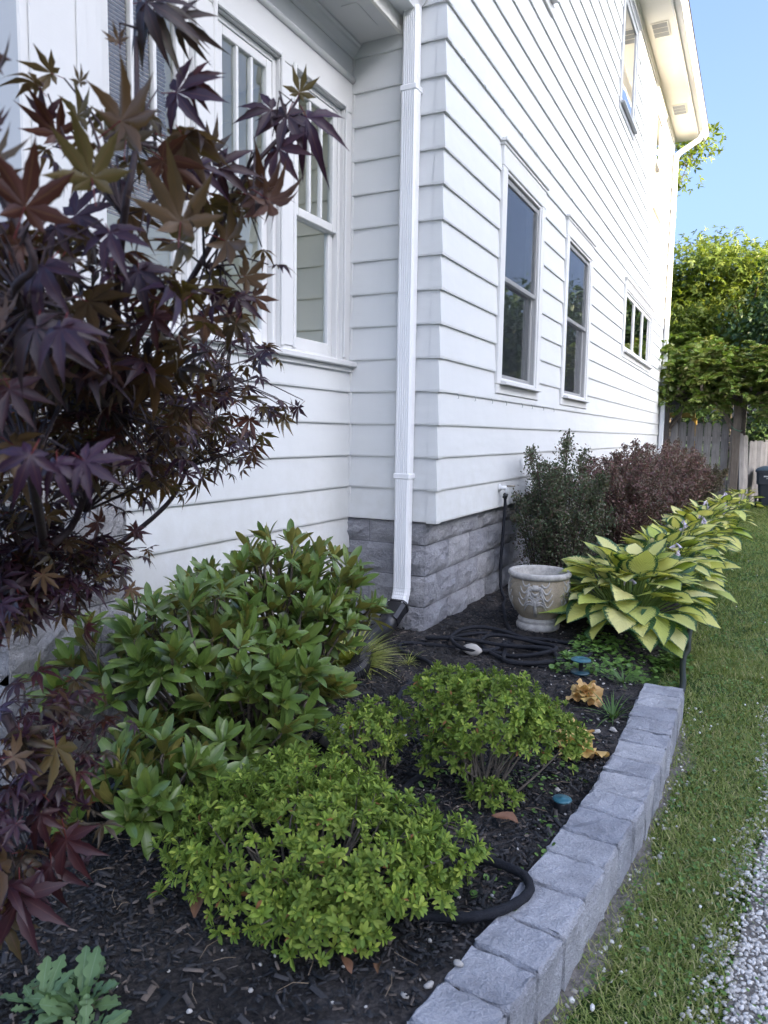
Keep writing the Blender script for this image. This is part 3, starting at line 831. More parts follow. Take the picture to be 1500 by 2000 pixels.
# pebbles
def pebble_leaf():
    V = np.array([(0, 0, 1), (.9, 0, .35), (.28, .86, .45), (-.7, .5, .3), (-.75, -.55, .4), (.3, -.85, .3), (.7, .45, -.5), (-.1, .9, -.5), (-.85, 0, -.5), (-.1, -.9, -.5), (.7, -.5, -.5)])
    F = np.array([(0, 1, 2), (0, 2, 3), (0, 3, 4), (0, 4, 5), (0, 5, 1), (1, 6, 2), (2, 6, 7), (2, 7, 3), (3, 7, 8), (3, 8, 4), (4, 8, 9), (4, 9, 5), (5, 9, 10), (5, 10, 1), (1, 10, 6)])
    return V, F, {}
def stone_mat(name, stops):
    k = NT(name); rr = k.rnd(); p = k.co('Position'); n = k.noise(60, 4, .6, p)
    c = k.mix(k.mapr(n, .4, .7, 0, .4), k.ramp(rr, stops), (.35, .32, .28)); k.bump(n, .4, .006)
    return k.set(c, .85, .3)
M_GRAV = stone_mat('limestone_gravel', [(0, (.26, .245, .22)), (.35, (.50, .48, .45)), (1, (.82, .80, .76))])
M_PEB = stone_mat('pale_pebble', [(0, (.25, .24, .22)), (1, (.55, .53, .50))])
def pebbles(name, x, y, z, s, mat, seed):
    r = np.random.default_rng(seed); m = len(x); a = r.uniform(0, 6.28, m)
    d = np.stack([np.cos(a), np.sin(a), r.normal(0, .2, m)], 1); nn = np.stack([r.normal(0, .3, m), r.normal(0, .3, m), np.ones(m)], 1)
    sc = s[:, None]*np.stack([r.uniform(.6, 1.1, m), r.uniform(.9, 1.5, m), r.uniform(.45, .8, m)], 1)
    scatter(name, pebble_leaf(), frames(d, nn), np.stack([x, y, z], 1), sc, mat)['kind'] = 'stuff'
r = np.random.default_rng(5)
n = 60000; y = -3.4+np.abs(r.uniform(0, 1, n))**1.7*9; x = drive_edge(y)-.06+r.uniform(0, 1, n)**1.1*.75
cov = hnoise(x*.9, y*.7); ed = np.clip((x-drive_edge(y)+.04)/.16, .004, 1)
k = (r.uniform(0, 1, n) < ed*np.clip(1.0-.4*cov, .3, 1)); x, y = x[k], y[k]
pebbles('gravel', x, y, np.full(len(x), LAWN_Z+.004), r.uniform(.0028, .0085, len(x)), M_GRAV, 6)
n = 420; y = -3.5+r.uniform(0, 1, n)*4.2; x = r.uniform(.4, 1.32, n); k = x < st_x(y)-.1; k &= r.uniform(0, 1, n) < np.clip((x-.2)/1., .1, 1)
x, y = x[k], y[k]; pebbles('pebbles', x, y, bed_z(x, y)+.006, r.uniform(.003, .008, len(x)), M_PEB, 8)
n = 240; y = -3.2+r.uniform(0, 1, n)**1.5*3; x = st_x(y)+.10+r.exponential(.05, n)
pebbles('gravel_by_stones', x, y, np.full(n, LAWN_Z+.004), r.uniform(.003, .010, n), M_GRAV, 9)

# grass
def grass_mat():
    k = NT('grass_blade'); rr = k.rnd(); al = k.attr('along')
    c = k.ramp(rr, [(0, (.12, .18, .035)), (.4, (.21, .28, .06)), (.75, (.30, .34, .10)), (1, (.54, .47, .26))])
    return leaf_shader(k, c, .5, .3)
def leaf_shader(k, c, rough, tr, spec=.4):
    k.set(c, rough, spec)
    t = k.n('BsdfTranslucent'); 
    tc = k.mix(1.0, c, (1.25, 1.25, .6), 'MULTIPLY'); k.l(tc, t.inputs[0])
    mx = k.n('MixShader'); mx.inputs[0].default_value = tr
    k.l(k.b.outputs[0], mx.inputs[1]); k.l(t.outputs[0], mx.inputs[2]); k.l(mx.outputs[0], k.o.inputs[0])
    return k.m
M_GRASS = grass_mat()
def grass(n, yr, name, seed, hgt, pw=1.6):
    r = np.random.default_rng(seed)
    y = yr[0]+r.uniform(0, 1, n)**pw*(yr[1]-yr[0])
    left = np.where(y < -.42, st_x(y)+.095, 1.36)
    x = left+r.uniform(0, 1, n)*(drive_edge(y)+.06-left)
    bare = hnoise(x*.9+2, y*.8+5)+0.5*np.clip((.08-(x-left))/.08, 0, 1)*(y < -.9)+1.2*np.clip((-2.0-y)/1.2, 0, 1)*np.clip((.22-(x-left))/.2, 0, 1)
    bare += 1.0*np.clip((x-drive_edge(y)+.05)/.08, 0, 1)
    k = r.uniform(0, 1, n) < np.clip(1.15-.62*np.clip(bare, 0, 2), .06, 1)
    x, y = x[k], y[k]; m = len(x)
    V = np.array([(-.5, 0, 0), (.5, 0, 0), (-.42, .5, .10), (.42, .5, .10), (0, 1, .42)]); F = np.array([(0, 1, 3, 2), (2, 3, 4, 4)])
    V2 = np.array([(-.5, 0, 0), (.5, 0, 0), (.4, .55, .1), (-.4, .55, .1), (0.03, 1, .42), (-.03, 1, .42)]); F2 = np.array([(0, 1, 2, 3), (3, 2, 4, 5)])
    a = r.uniform(0, 6.28, m); le = r.uniform(.15, 1.1, m)
    d = np.stack([np.cos(a)*le, np.sin(a)*le, np.ones(m)], 1); nn = np.stack([np.cos(a), np.sin(a), -le*0+.1], 1)
    L = r.uniform(*hgt, m)*np.clip(1-.25*np.clip(hnoise(x, y), 0, 1), .5, 1)
    scatter(name, (V2, F2, {'along': np.array([0, 0, .5, .5, 1, 1.])}), frames(d, nn), np.stack([x, y, np.full(m, LAWN_Z-.006)], 1), np.stack([r.uniform(.002, .0042, m), L, L], 1), M_GRASS)['kind'] = 'stuff'
grass(50000, (-3.5, 1.0), 'grass', 21, (.014, .042), 1.0)
grass(38000, (.4, 12.8), 'grass', 22, (.025, .06), 1.3)
# clover in the lawn and ground cover beside the hosta
def disc_leaf(k=7, cup=.25):
    V = [(0, 0, 0)]; V += [(.5*math.sin(t), .5-.5*math.cos(t), cup*.25*math.sin(t)**2) for t in np.linspace(0, 2*math.pi, k, endpoint=False)]
    F = [(0, 1+i, 1+(i+1) % k, 0) for i in range(k)]
    V = np.array(V); F = np.array([(a, b, c) for a, b, c, d in F])
    V[0] = (0, .5, -.03)
    return V, F, {'along': V[:, 1].copy(), 'across': V[:, 0]*2}
def leafmat(name, cols, back=None, rough=.45, tr=.22, margin=None, vein=None, veinf=0, spec=.45, stalk=None, noise=None, tipcol=None, dead=None, vary=0):
    k = NT(name); rr = k.rnd(); n = len(cols)
    c = k.ramp(rr, [(i/max(1, n-1), q) for i, q in enumerate(cols)])
    if vary: c = k.mix(1., c, k.ramp(k.n('ObjectInfo').outputs['Random'], [(0, (1-vary,)*3), (.6, (1, 1, 1)), (1, (1+vary, 1+vary*.9, 1+vary*.4))]), 'MULTIPLY')
    if dead: c = k.mix(k.math('GREATER_THAN', rr, .985), c, dead)
    ac = k.attr('across'); al = k.attr('along'); ab = k.math('ABSOLUTE', ac)
    if noise: c = k.mix(k.mapr(k.noise(noise, 3, .6, k.co('Position')), .4, .7, 0, .5), c, tuple(x*.6 for x in cols[0]))
    if margin:
        wv = k.noise(22, 3, .6, k.co('Object'))
        e = k.math('MAXIMUM', k.math('ADD', ab, k.math('MULTIPLY', k.math('SUBTRACT', wv, .5), .75)), 0.)
        rr2 = k.math('FRACT', k.math('MULTIPLY', rr, 7.3))
        th = k.mapr(rr2, 0, 1, .50, .78)
        f = k.math('MULTIPLY', k.math('SUBTRACT', e, th), 9., clamp=True)
        c = k.mix(f, c, margin)
    if vein: c = k.mix(k.mapr(ab, .02, .09, .65, 0), c, vein)
    if tipcol: c = k.mix(k.mapr(al, .6, 1.0, 0, .8), c, tipcol)
    if back:
        bf = k.n('NewGeometry').outputs['Backfacing']; bc = k.ramp(rr, [(i/max(1, len(back)-1), q) for i, q in enumerate(back)])
        if vein: bc = k.mix(k.mapr(ab, .03, .12, .5, 0), bc, tuple(min(1, x*1.6) for x in back[0]))
        c = k.mix(bf, c, bc)
    if stalk: c = k.mix(k.math('LESS_THAN', al, -.01), c, stalk)
    if veinf:
        w = k.math('SINE', k.math('MULTIPLY', k.math('ADD', al, k.math('MULTIPLY', ab, -.55)), veinf)); k.bump(w, .35, .004)
    return leaf_shader(k, c, rough, tr, spec)
M_CLOVER = leafmat('clover_leaf', [(.06, .13, .028), (.10, .20, .042), (.16, .28, .06)], None, .5, .2)
def cover(name, n, xf, yr, zf, sz, seed, h=.03, mat=None):
    r = np.random.default_rng(seed); y = r.uniform(*yr, n); x = xf(y, r)
    k = hnoise(x*1.6+1, y*1.6)+.35*r.normal(0, 1, n) > -.1; x, y = x[k], y[k]; m = len(x)
    a = r.uniform(0, 6.28, m); d = np.stack([np.cos(a), np.sin(a), r.normal(0.05, .3, m)], 1); nn = np.stack([r.normal(0, .3, m), r.normal(0, .3, m), np.ones(m)], 1)
    o = scatter(name, disc_leaf(), frames(d, nn), np.stack([x, y, zf(x, y)+r.uniform(.005, h, m)], 1), r.uniform(*sz, m), mat or M_CLOVER); o['kind'] = 'stuff'
cover('ground_cover', 2600, lambda y, r: r.uniform(.86, 1.5, len(y)), (-.42, .62), lambda x, y: np.maximum(bed_z(x, y), LAWN_Z), (.014, .032), 31, .05)
cover('clover_patch', 5200, lambda y, r: st_x(np.minimum(y, -.5))+.13+r.uniform(0, .42, len(y)), (-3.3, 1.5), lambda x, y: 0*x+LAWN_Z, (.007, .013), 32, .03)
cover('clover_patch', 5000, lambda y, r: 1.5+r.uniform(0, .5, len(y)), (1, 9), lambda x, y: 0*x+LAWN_Z, (.012, .02), 33, .04)
cover('bed_weeds', 900, lambda y, r: .75+r.uniform(0, .55, len(y)), (-2.5, -1.0), lambda x, y: bed_z(x, y), (.010, .022), 34, .02)
# little white clover heads
k_ = NT('clover_flower'); k_.set((.75, .74, .70), .8); M_CLFL = k_.m
r = np.random.default_rng(41); n = 70
y = -3.2+r.uniform(0, 1, n)*9; x = st_x(np.minimum(y, -.5))+.16+r.uniform(0, .40, n)+np.where(y > 0, .06, 0); kk = hnoise(x*1.3, y*1.1) > 0; x, y = x[kk], y[kk]; m = len(x)
pl_ = pebble_leaf(); 
scatter('clover_flowers', pl_, np.tile(np.eye(3), (m, 1, 1)), np.stack([x, y, LAWN_Z+r.uniform(.03, .055, m)], 1), r.uniform(.0035, .006, m), M_CLFL)['kind'] = 'stuff'
# ------------------------------------------------------------------ leaves
def interp(xs, ys): return lambda t: float(np.interp(t, xs, ys))
def maple_leaf(seed, seg=9):
    r = np.random.default_rng(seed); V = [(0, 0, 0)]; al = [0.]; ac = [0.]; F = []
    wx = [0, .1, .28, .45, .62, .78, .9, 1]; wy = [0, .037, .102, .118, .090, .045, .016, 0]
    for ang, L in zip((-128, -84, -42, 0, 42, 84, 128), (.40, .74, .93, 1, .93, .74, .40)):
        ang = R(ang+r.normal(0, 4)); L *= r.uniform(.92, 1.06); dr = r.uniform(.05, .42) if seed % 2 else r.uniform(.3, .95); cu = r.uniform(-.1, .1); fo = r.uniform(.2, .7)
        rows = [[0, 0, 0]]
        for i in range(1, seg+1):
            t = i/seg; w = np.interp(t, wx, wy)*(1.14 if (i % 2 and t > .3) else .92)*(.7+.3*L)
            row = []
            for s in (-1, 0, 1):
                px, py = s*w+cu*t*t*L, t*L
                z = fo*abs(s)*w-dr*t**2*L
                ca, sa = math.cos(ang), math.sin(ang)
                row.append(len(V)); V.append((px*ca+py*sa, -px*sa+py*ca, z)); al.append(t); ac.append(s)
            rows.append(row)
        for a, b in zip(rows[:-1], rows[1:]):
            for j in (0, 1): F.append((a[j], a[j+1], b[j+1], b[j]))
    k = len(V)
    V += [(-.012, 0, 0), (.012, 0, 0), (.012, -.42, -.10), (-.012, -.42, -.10), (0, 0, -.012), (0, -.42, -.125)]; al += [-1.]*6; ac += [0.]*6
    F += [(k, k+1, k+2, k+3), (k, k+3, k+5, k+4), (k+1, k+4, k+5, k+2)]
    # faces touching the centre vertex become triangles: duplicate index is dropped
    return np.array(V), F, {'across': np.array(ac), 'along': np.array(al)}
def mesh_mixed(name, leaf, mat):
    V, F, A = leaf
    me = bpy.data.meshes.new(name); me.from_pydata(V.tolist(), [], [tuple(dict.fromkeys(f)) for f in F]); me.materials.append(mat)
    me.polygons.foreach_set('use_smooth', np.ones(len(me.polygons), bool)); me.update()
    for k, a in A.items(): at = me.attributes.new(k, 'FLOAT', 'POINT'); at.data.foreach_set('value', a.astype(np.float32))
    return me
def tri_leaf(leaf):
    V, F, A = leaf; T = []
    for f in F:
        f = list(dict.fromkeys(f))
        for i in range(1, len(f)-1): T.append((f[0], f[i], f[i+1]))
    return V, np.array(T), A
M_MAPLE = leafmat('maple_leaf', [(.040, .015, .034), (.038, .014, .024), (.062, .014, .014), (.032, .017, .028), (.066, .050, .014), (.036, .013, .030), (.045, .016, .040)],
                  [(.13, .070, .030), (.15, .095, .055), (.085, .024, .018), (.135, .10, .034), (.10, .052, .032)], .45, .28, None, (.12, .05, .045), 0, .5, (.20, .03, .03), 35)
M_RHODO = leafmat('rhododendron_leaf', [(.080, .140, .030), (.120, .195, .038), (.100, .165, .042), (.17, .225, .042)], [(.22, .21, .06), (.26, .24, .07), (.17, .20, .07)], .30, .16, None, (.15, .21, .07), 0, .5, (.20, .20, .06), 40)
M_AZA = leafmat('azalea_leaf', [(.12, .20, .040), (.18, .27, .050), (.25, .34, .062), (.35, .42, .085)], [(.16, .24, .055)], .55, .30, None, (.20, .30, .07), 0, .2, None, None, None, (.30, .13, .06), .32)
M_HOSTA = leafmat('hosta_leaf', [(.56, .60, .13), (.68, .66, .20), (.74, .70, .30), (.40, .50, .10), (.62, .63, .18), (.70, .66, .36)], None, .42, .28, (.045, .115, .05), None, 60, .4, (.20, .28, .07))
M_BARK = simple('shrub_bark', (.12, .10, .08), .9, .35, 40, .5, 90)
M_MBARK = simple('maple_bark', (.045, .026, .026), .7, .3, 40, .3, 90)
M_TBARK = simple('tree_bark', (.09, .075, .06), .95, .35, 10, .8, 30)

# ------------------------------------------------------------------ japanese maple
HUBS=[((0.066,-3.238,0.173),-1),((0.343,-3.184,0.875),0),((0.448,-3.174,0.99),1),((0.475,-3.095,1.066),2),((0.708,-3.234,1.281),3),((1.021,-3.499,1.519),4),((1.057,-3.505,1.6),5),((1.033,-3.465,1.756),6),((0.212,-2.853,0.899),1),((0.331,-2.722,1.031),8),((0.392,-2.678,1.143),9),((0.441,-2.628,1.351),10),((0.477,-2.595,1.483),11),((0.949,-3.255,1.511),4),((1.031,-3.254,1.644),13),((1.083,-3.217,1.732),14),((1.012,-3.632,1.383),4),((1.088,-3.701,1.429),16),((1.034,-3.714,1.547),17),((0.892,-3.547,1.187),2),((0.409,-3.289,0.66),0),((0.536,-3.298,0.52),20),((0.498,-3.381,0.457),20)]
HERO=[(1.09,-3.558,1.581,0.056,-0.146,0.988,-0.447,0.881,0.156,0.066,6),(1.14,-3.655,1.502,0.017,-0.069,0.998,-0.45,0.89,0.069,0.066,5),(1.115,-3.59,1.586,0.85,0.103,0.516,-0.165,0.983,0.076,0.074,6),(1.135,-3.731,1.453,0.426,0.03,0.904,-0.348,0.928,0.133,0.08,17),(1.153,-3.538,1.487,0.017,-0.069,0.998,-0.45,0.89,0.069,0.084,13),(1.066,-3.657,1.419,0.033,-0.335,-0.942,0.449,-0.837,0.313,0.083,16),(1.112,-3.606,1.462,0.601,-0.095,-0.793,0.295,-0.896,0.331,0.063,16),(1.041,-3.618,1.472,0.618,-0.15,-0.772,0.258,-0.889,0.379,0.052,16),(1.041,-3.458,1.782,0.371,-0.351,-0.859,0.328,-0.816,0.475,0.079,7),(1.047,-3.477,1.781,0.935,0.06,-0.349,0.148,-0.961,0.232,0.071,7),(1.049,-3.419,1.786,0.87,0.01,-0.492,0.171,-0.944,0.282,0.054,7),(1.08,-3.68,1.35,0.277,-0.336,-0.9,0.376,-0.824,0.423,0.081,16),(1.139,-3.697,1.345,0.42,-0.26,-0.869,0.327,-0.85,0.413,0.067,16),(1.119,-3.655,1.21,0.894,0.094,-0.437,0.213,-0.949,0.232,0.064,19),(1.084,-3.695,1.216,-0.088,-0.514,-0.853,0.503,-0.763,0.407,0.06,19),(1.092,-3.669,1.207,0.371,-0.351,-0.859,0.328,-0.816,0.475,0.05,19),(1.093,-3.737,1.576,0.995,0.012,-0.098,-0.028,0.986,-0.162,0.058,18),(1.072,-3.722,1.605,0.85,0.103,0.516,-0.165,0.983,0.076,0.04,18),(1.057,-3.714,1.543,0.968,-0.019,-0.25,-0.041,0.972,-0.233,0.051,18),(1.079,-3.73,1.505,0.917,-0.062,-0.394,-0.065,0.952,-0.3,0.06,18),(0.961,-3.509,1.689,0.322,0.078,0.944,-0.396,0.916,0.059,0.023,5),(0.938,-3.528,1.623,-0.05,-0.297,0.954,-0.493,0.838,0.235,0.059,5),(0.928,-3.531,1.643,-0.537,-0.564,0.627,0.658,-0.745,-0.106,0.053,5),(0.961,-3.514,1.646,0.862,0.017,0.507,-0.09,0.989,0.12,0.056,5),(1.098,-3.205,1.772,0.385,-0.082,0.919,-0.334,0.916,0.222,0.048,15),(1.111,-3.203,1.733,0.618,-0.15,-0.772,0.258,-0.889,0.379,0.088,15),(1.083,-3.217,1.736,0.057,-0.446,-0.893,0.453,-0.786,0.421,0.08,15),(1.061,-3.227,1.744,-0.704,-0.632,-0.324,0.61,-0.772,0.179,0.064,15),(1.075,-3.227,1.684,0.489,-0.223,-0.843,0.303,-0.863,0.404,0.072,15),(1.048,-3.25,1.608,0.961,0.065,-0.27,-0.125,0.97,-0.21,0.088,14),(1.096,-3.284,1.589,0.873,-0.005,-0.488,-0.157,0.944,-0.29,0.069,14),(1.009,-3.277,1.54,0.937,0.045,-0.346,-0.134,0.962,-0.238,0.08,13),(1.009,-3.226,1.496,0.928,0.371,0.025,-0.367,0.925,-0.104,0.058,13),(1.023,-3.223,1.463,0.689,0.065,-0.722,-0.332,0.914,-0.234,0.05,13),(0.954,-3.262,1.428,0.736,-0.095,-0.67,-0.207,0.911,-0.356,0.092,13),(0.878,-3.311,1.336,0.856,0.078,-0.511,-0.233,0.941,-0.246,0.1,4),(1.028,-3.454,1.397,0.104,-0.361,-0.927,0.434,-0.822,0.369,0.062,4),(1.044,-3.496,1.448,0.4,-0.208,-0.893,0.351,-0.865,0.359,0.073,5),(1.124,-3.509,1.475,0.995,0.012,-0.098,-0.028,0.986,-0.162,0.069,13),(1.069,-3.419,1.706,0.948,0.139,-0.285,0.198,-0.962,0.189,0.048,7),(1.059,-3.437,1.687,0.987,0.114,-0.114,0.13,-0.98,0.151,0.081,6),(1.007,-3.321,1.656,0.921,0.121,0.369,-0.139,0.99,0.022,0.069,14),(1.029,-3.313,1.634,0.969,0.241,-0.047,0.245,-0.962,0.118,0.069,14),(0.529,-3.236,1.071,0.355,-0.002,0.935,-0.367,0.919,0.141,0.06,2),(0.58,-3.156,1.057,0.946,0.15,-0.287,-0.208,0.96,-0.186,0.062,3),(1.027,-3.683,1.364,0.996,-0.055,0.066,0.06,0.995,-0.083,0.05,16),(0.996,-3.651,1.289,0.618,-0.15,-0.772,0.258,-0.889,0.379,0.071,16),(1.002,-3.482,1.742,-0.28,-0.225,0.933,-0.502,0.863,0.058,0.026,7),(0.644,-3.306,0.469,0.618,-0.15,-0.772,0.258,-0.889,0.379,0.107,21),(0.598,-3.324,0.517,-0.056,-0.562,-0.826,0.507,-0.728,0.461,0.087,21),(0.616,-3.3,0.643,0.355,-0.311,-0.882,-0.346,0.833,-0.433,0.097,21),(0.621,-3.323,0.42,0.489,-0.223,-0.843,0.303,-0.863,0.404,0.097,21),(0.616,-3.386,0.393,0.633,-0.206,-0.746,0.218,-0.877,0.428,0.122,22),(0.593,-3.403,0.346,0.085,-0.495,-0.864,0.448,-0.756,0.477,0.094,22),(0.554,-3.328,0.661,0.733,-0.081,-0.676,0.218,-0.913,0.346,0.087,21),(0.615,-3.432,0.477,0.908,0.021,-0.418,-0.144,0.954,-0.264,0.099,22)]
CLUS=[(0.918,-3.555,1.478,0.073,0.059,0.12,12,0.06,16),(0.902,-3.452,1.468,0.095,0.066,0.15,22,0.06,4),(0.953,-3.375,1.427,0.099,0.069,0.15,24,0.055,4),(0.933,-3.21,1.479,0.078,0.069,0.12,14,0.05,13),(0.996,-3.221,1.595,0.058,0.058,0.1,12,0.05,14),(0.997,-3.387,1.615,0.08,0.066,0.12,14,0.06,6),(0.902,-3.489,1.629,0.076,0.056,0.1,9,0.05,5),(0.82,-3.449,1.364,0.099,0.069,0.2,30,0.06,16),(0.771,-3.251,1.352,0.126,0.072,0.2,36,0.055,4),(0.611,-3.225,1.291,0.175,0.078,0.25,44,0.055,4),(0.607,-3.344,1.25,0.099,0.108,0.25,26,0.06,19),(0.579,-3.023,1.233,0.133,0.1,0.2,44,0.05,4),(0.403,-3.007,1.16,0.142,0.083,0.2,26,0.05,3),(0.449,-2.69,1.274,0.122,0.095,0.15,40,0.047,11),(0.455,-2.612,1.427,0.09,0.083,0.12,24,0.047,12),(0.493,-2.582,1.525,0.042,0.069,0.1,9,0.04,12),(0.565,-2.554,1.457,0.056,0.028,0.1,6,0.045,12),(0.599,-2.554,1.305,0.062,0.017,0.1,7,0.045,11),(0.482,-2.627,1.193,0.097,0.069,0.15,16,0.045,10),(0.349,-2.7,1.135,0.097,0.062,0.15,16,0.045,10),(0.371,-3.148,1.064,0.1,0.056,0.2,12,0.055,2),(0.386,-3.151,0.976,0.122,0.078,0.2,26,0.05,1),(0.361,-2.946,0.907,0.087,0.05,0.15,14,0.045,8),(0.459,-3.234,0.909,0.094,0.062,0.2,18,0.05,1),(0.528,-3.225,0.693,0.083,0.042,0.15,12,0.055,20),(0.531,-3.29,0.61,0.101,0.06,0.15,22,0.055,21),(0.569,-3.212,0.631,0.062,0.062,0.12,10,0.05,21),(0.574,-3.339,0.487,0.078,0.068,0.15,14,0.06,21),(0.598,-3.393,0.402,0.056,0.066,0.1,9,0.06,22),(0.911,-3.625,1.39,0.037,0.125,0.2,20,0.06,16),(0.45,-3.331,1.085,0.058,0.194,0.25,26,0.055,1),(0.401,-3.2,0.973,0.097,0.054,0.15,20,0.05,1),(0.405,-3.03,0.967,0.083,0.047,0.15,14,0.045,8),(0.442,-3.246,0.888,0.073,0.042,0.15,14,0.05,1),(0.431,-3.137,0.899,0.078,0.044,0.15,12,0.045,1),(0.56,-3.337,0.564,0.078,0.058,0.12,12,0.055,21),(0.423,-3.218,1.199,0.083,0.083,0.2,24,0.05,19)]
HP = [np.array(h[0]) for h in HUBS]
tb = np.array([-.16, -3.36, -.03])
mp = empty('japanese_maple', tuple(tb)); tag(mp, 'red leaved Japanese maple spreading in front of the porch windows', 'tree')
def limb(mb, a, b, ra, rb, sag=.0, n=6, jit=.012):
    pts = []
    for i in range(n+1):
        t = i/n; p = a*(1-t)+b*t
        if 0 < i < n: p = p+rng.normal(0, jit, 3)
        p[2] += sag*4*t*(1-t); pts.append(p)
    mb.tube(pts, list(np.linspace(ra, rb, n+1)), 7)
lvl = {}
mb = MB()
limb(mb, tb, HP[0], .026, .016, .0)
mb.build('trunk', M_MBARK, mp)
rad = [.013]*len(HUBS)
for i, (p, par) in enumerate(HUBS):
    if par < 0: rad[i] = .015; continue
    rad[i] = max(.0022, rad[par]*(.80 if i not in (8, 9, 10, 11) else .86))
    if i == 8: rad[i] = .0075
for ch in ([0, 1, 2, 3, 4, 5, 6, 7], [1, 8, 9, 10, 11, 12], [4, 13, 14, 15], [4, 16, 17, 18], [2, 19], [0, 20, 21], [20, 22]):
    pts = [HP[i]+(rng.normal(0, .008, 3) if i > 1 else 0) for i in ch]; n_ = 6
    rr_ = [max(.0024, (.0078 if ch[1] == 8 else rad[i])) for i in ch]
    if ch[1] == 8: rr_ = list(np.linspace(.0085, .0035, len(ch)))
    mb = MB(); q = smooth_path(pts, n_); mb.tube(q, list(np.interp(np.linspace(0, len(ch)-1, len(q)), range(len(ch)), rr_)), 7)
    mb.build('branch', M_MBARK, mp)
LV = [maple_leaf(s, 9) for s in range(8)]
LME = [mesh_mixed('maple_leaf', l, M_MAPLE) for l in LV]
leaves = []
for h in HERO: leaves.append((np.array(h[0:3]), np.array(h[3:6])+rng.normal(0, .10, 3), np.array(h[6:9])+rng.normal(0, .22, 3), h[9]*rng.uniform(.82, 1.0), h[10]))
cr, cu_, cf = _x2, _u2, _f
for (x, y, z, sx, sy, sd, n, s, hb) in CLUS:
    for _ in range(int(n*(1.15 if z > 1.42 else (2.2 if z > .85 and x < 1.05 else 1.6)))):
        g = rng.normal(0, .55, 3)
        p = np.array([x, y, z])+cr*sx*g[0]+cu_*sy*g[1]+cf*sd*g[2]
        az = rng.uniform(0, 6.28)
        d = np.array([math.cos(az), math.sin(az), rng.uniform(-1.1, .25)])
        nn = np.array([0, 0, 1.])+rng.normal(0, .55, 3)
        out = p-HP[hb]; d = unit(d)+.5*unit(out+1e-4)
        leaves.append((p, d, nn, s*rng.uniform(.6, 1.2), hb))
tw = MB()
order = sorted(range(len(leaves)), key=lambda i: -(leaves[i][3]/np.linalg.norm(leaves[i][0]-CAM)))
P = np.array([l[0] for l in leaves]); D = np.array([l[1] for l in leaves]); N = np.array([l[2] for l in leaves]); SZ = np.array([l[3] for l in leaves])
FR = frames(D, N)
for j, i in enumerate(order[:300]):
    inst('leaf', LME[j % 8], mp, FR[i], P[i], SZ[i])
rest = np.array(order[300:])
LT = [tri_leaf(maple_leaf(50+s, 6)) for s in range(3)]
allV = []
for s in range(3):
    ii = rest[s::3]
    o = scatter('foliage', LT[s], FR[ii], P[ii], SZ[ii], M_MAPLE, mp, True); o['kind'] = 'stuff'
for i, l in enumerate(leaves):
    base = l[0]-unit(l[1])*.42*l[3]
    if i % 2 == 0 or i < len(HERO):
        hp = HP[l[4]]; mid = (base+hp)/2+np.array([0, 0, .02])
        tw.tube([hp, mid+rng.normal(0, .012, 3), base], [.0024, .0018, .0011], 4, caps=False)
tw.build('twigs', M_MBARK, mp, fixn=False)

# ------------------------------------------------------------------ rhododendron
rb = np.array([-.02, -1.75, -.02])
rh = empty('rhododendron', tuple(rb)); tag(rh, 'broad rhododendron with long leathery leaves below the porch windows', 'shrub')
RL = [lf(interp([0, .08, .25, .5, .75, .9, .97, 1], [.012, .050, .115, .155, .140, .085, .040, .004]), 9, 1, 1., .35, dr, 0, s, stalk=.12) for s, dr in enumerate((.03, .08, .14, .2, .0, .26))]
RME = [leaf_mesh('rhododendron_leaf', l, M_RHODO) for l in RL]
whorls = []
r = np.random.default_rng(77)
RELL = [((-.12, -1.6, .42), (.36, .46, .34), 62, .105), ((.02, -1.34, .40), (.22, .28, .27), 32, .11), ((-.10, -2.15, .36), (.30, .40, .30), 38, .105), ((.16, -1.95, .25), (.22, .34, .22), 32, .105), ((-.30, -2.35, .36), (.14, .24, .20), 12, .095), ((.18, -2.60, .12), (.24, .24, .13), 26, .10), ((.12, -2.20, .13), (.28, .42, .12), 26, .10)]
for c, ra, n, L in RELL:
    k = 0
    while k < n*1.4:
        v = unit(r.normal(0, 1, 3)); 
        if v[2] < -.45: continue
        q = np.array(c)+np.array(ra)*v*(r.uniform(.66, 1.03) if k % 3 else r.uniform(.3, .66))
        if q[0] < -.56 or q[2] < .08: continue
        ax = unit(v*np.array([.6, .6, .35])+np.array([.12, -.10, .75])+r.normal(0, .18, 3))
        whorls.append((q, ax, L*r.uniform(.9, 1.25), r.uniform(0, 1))); k += 1
wl = []; st = MB()
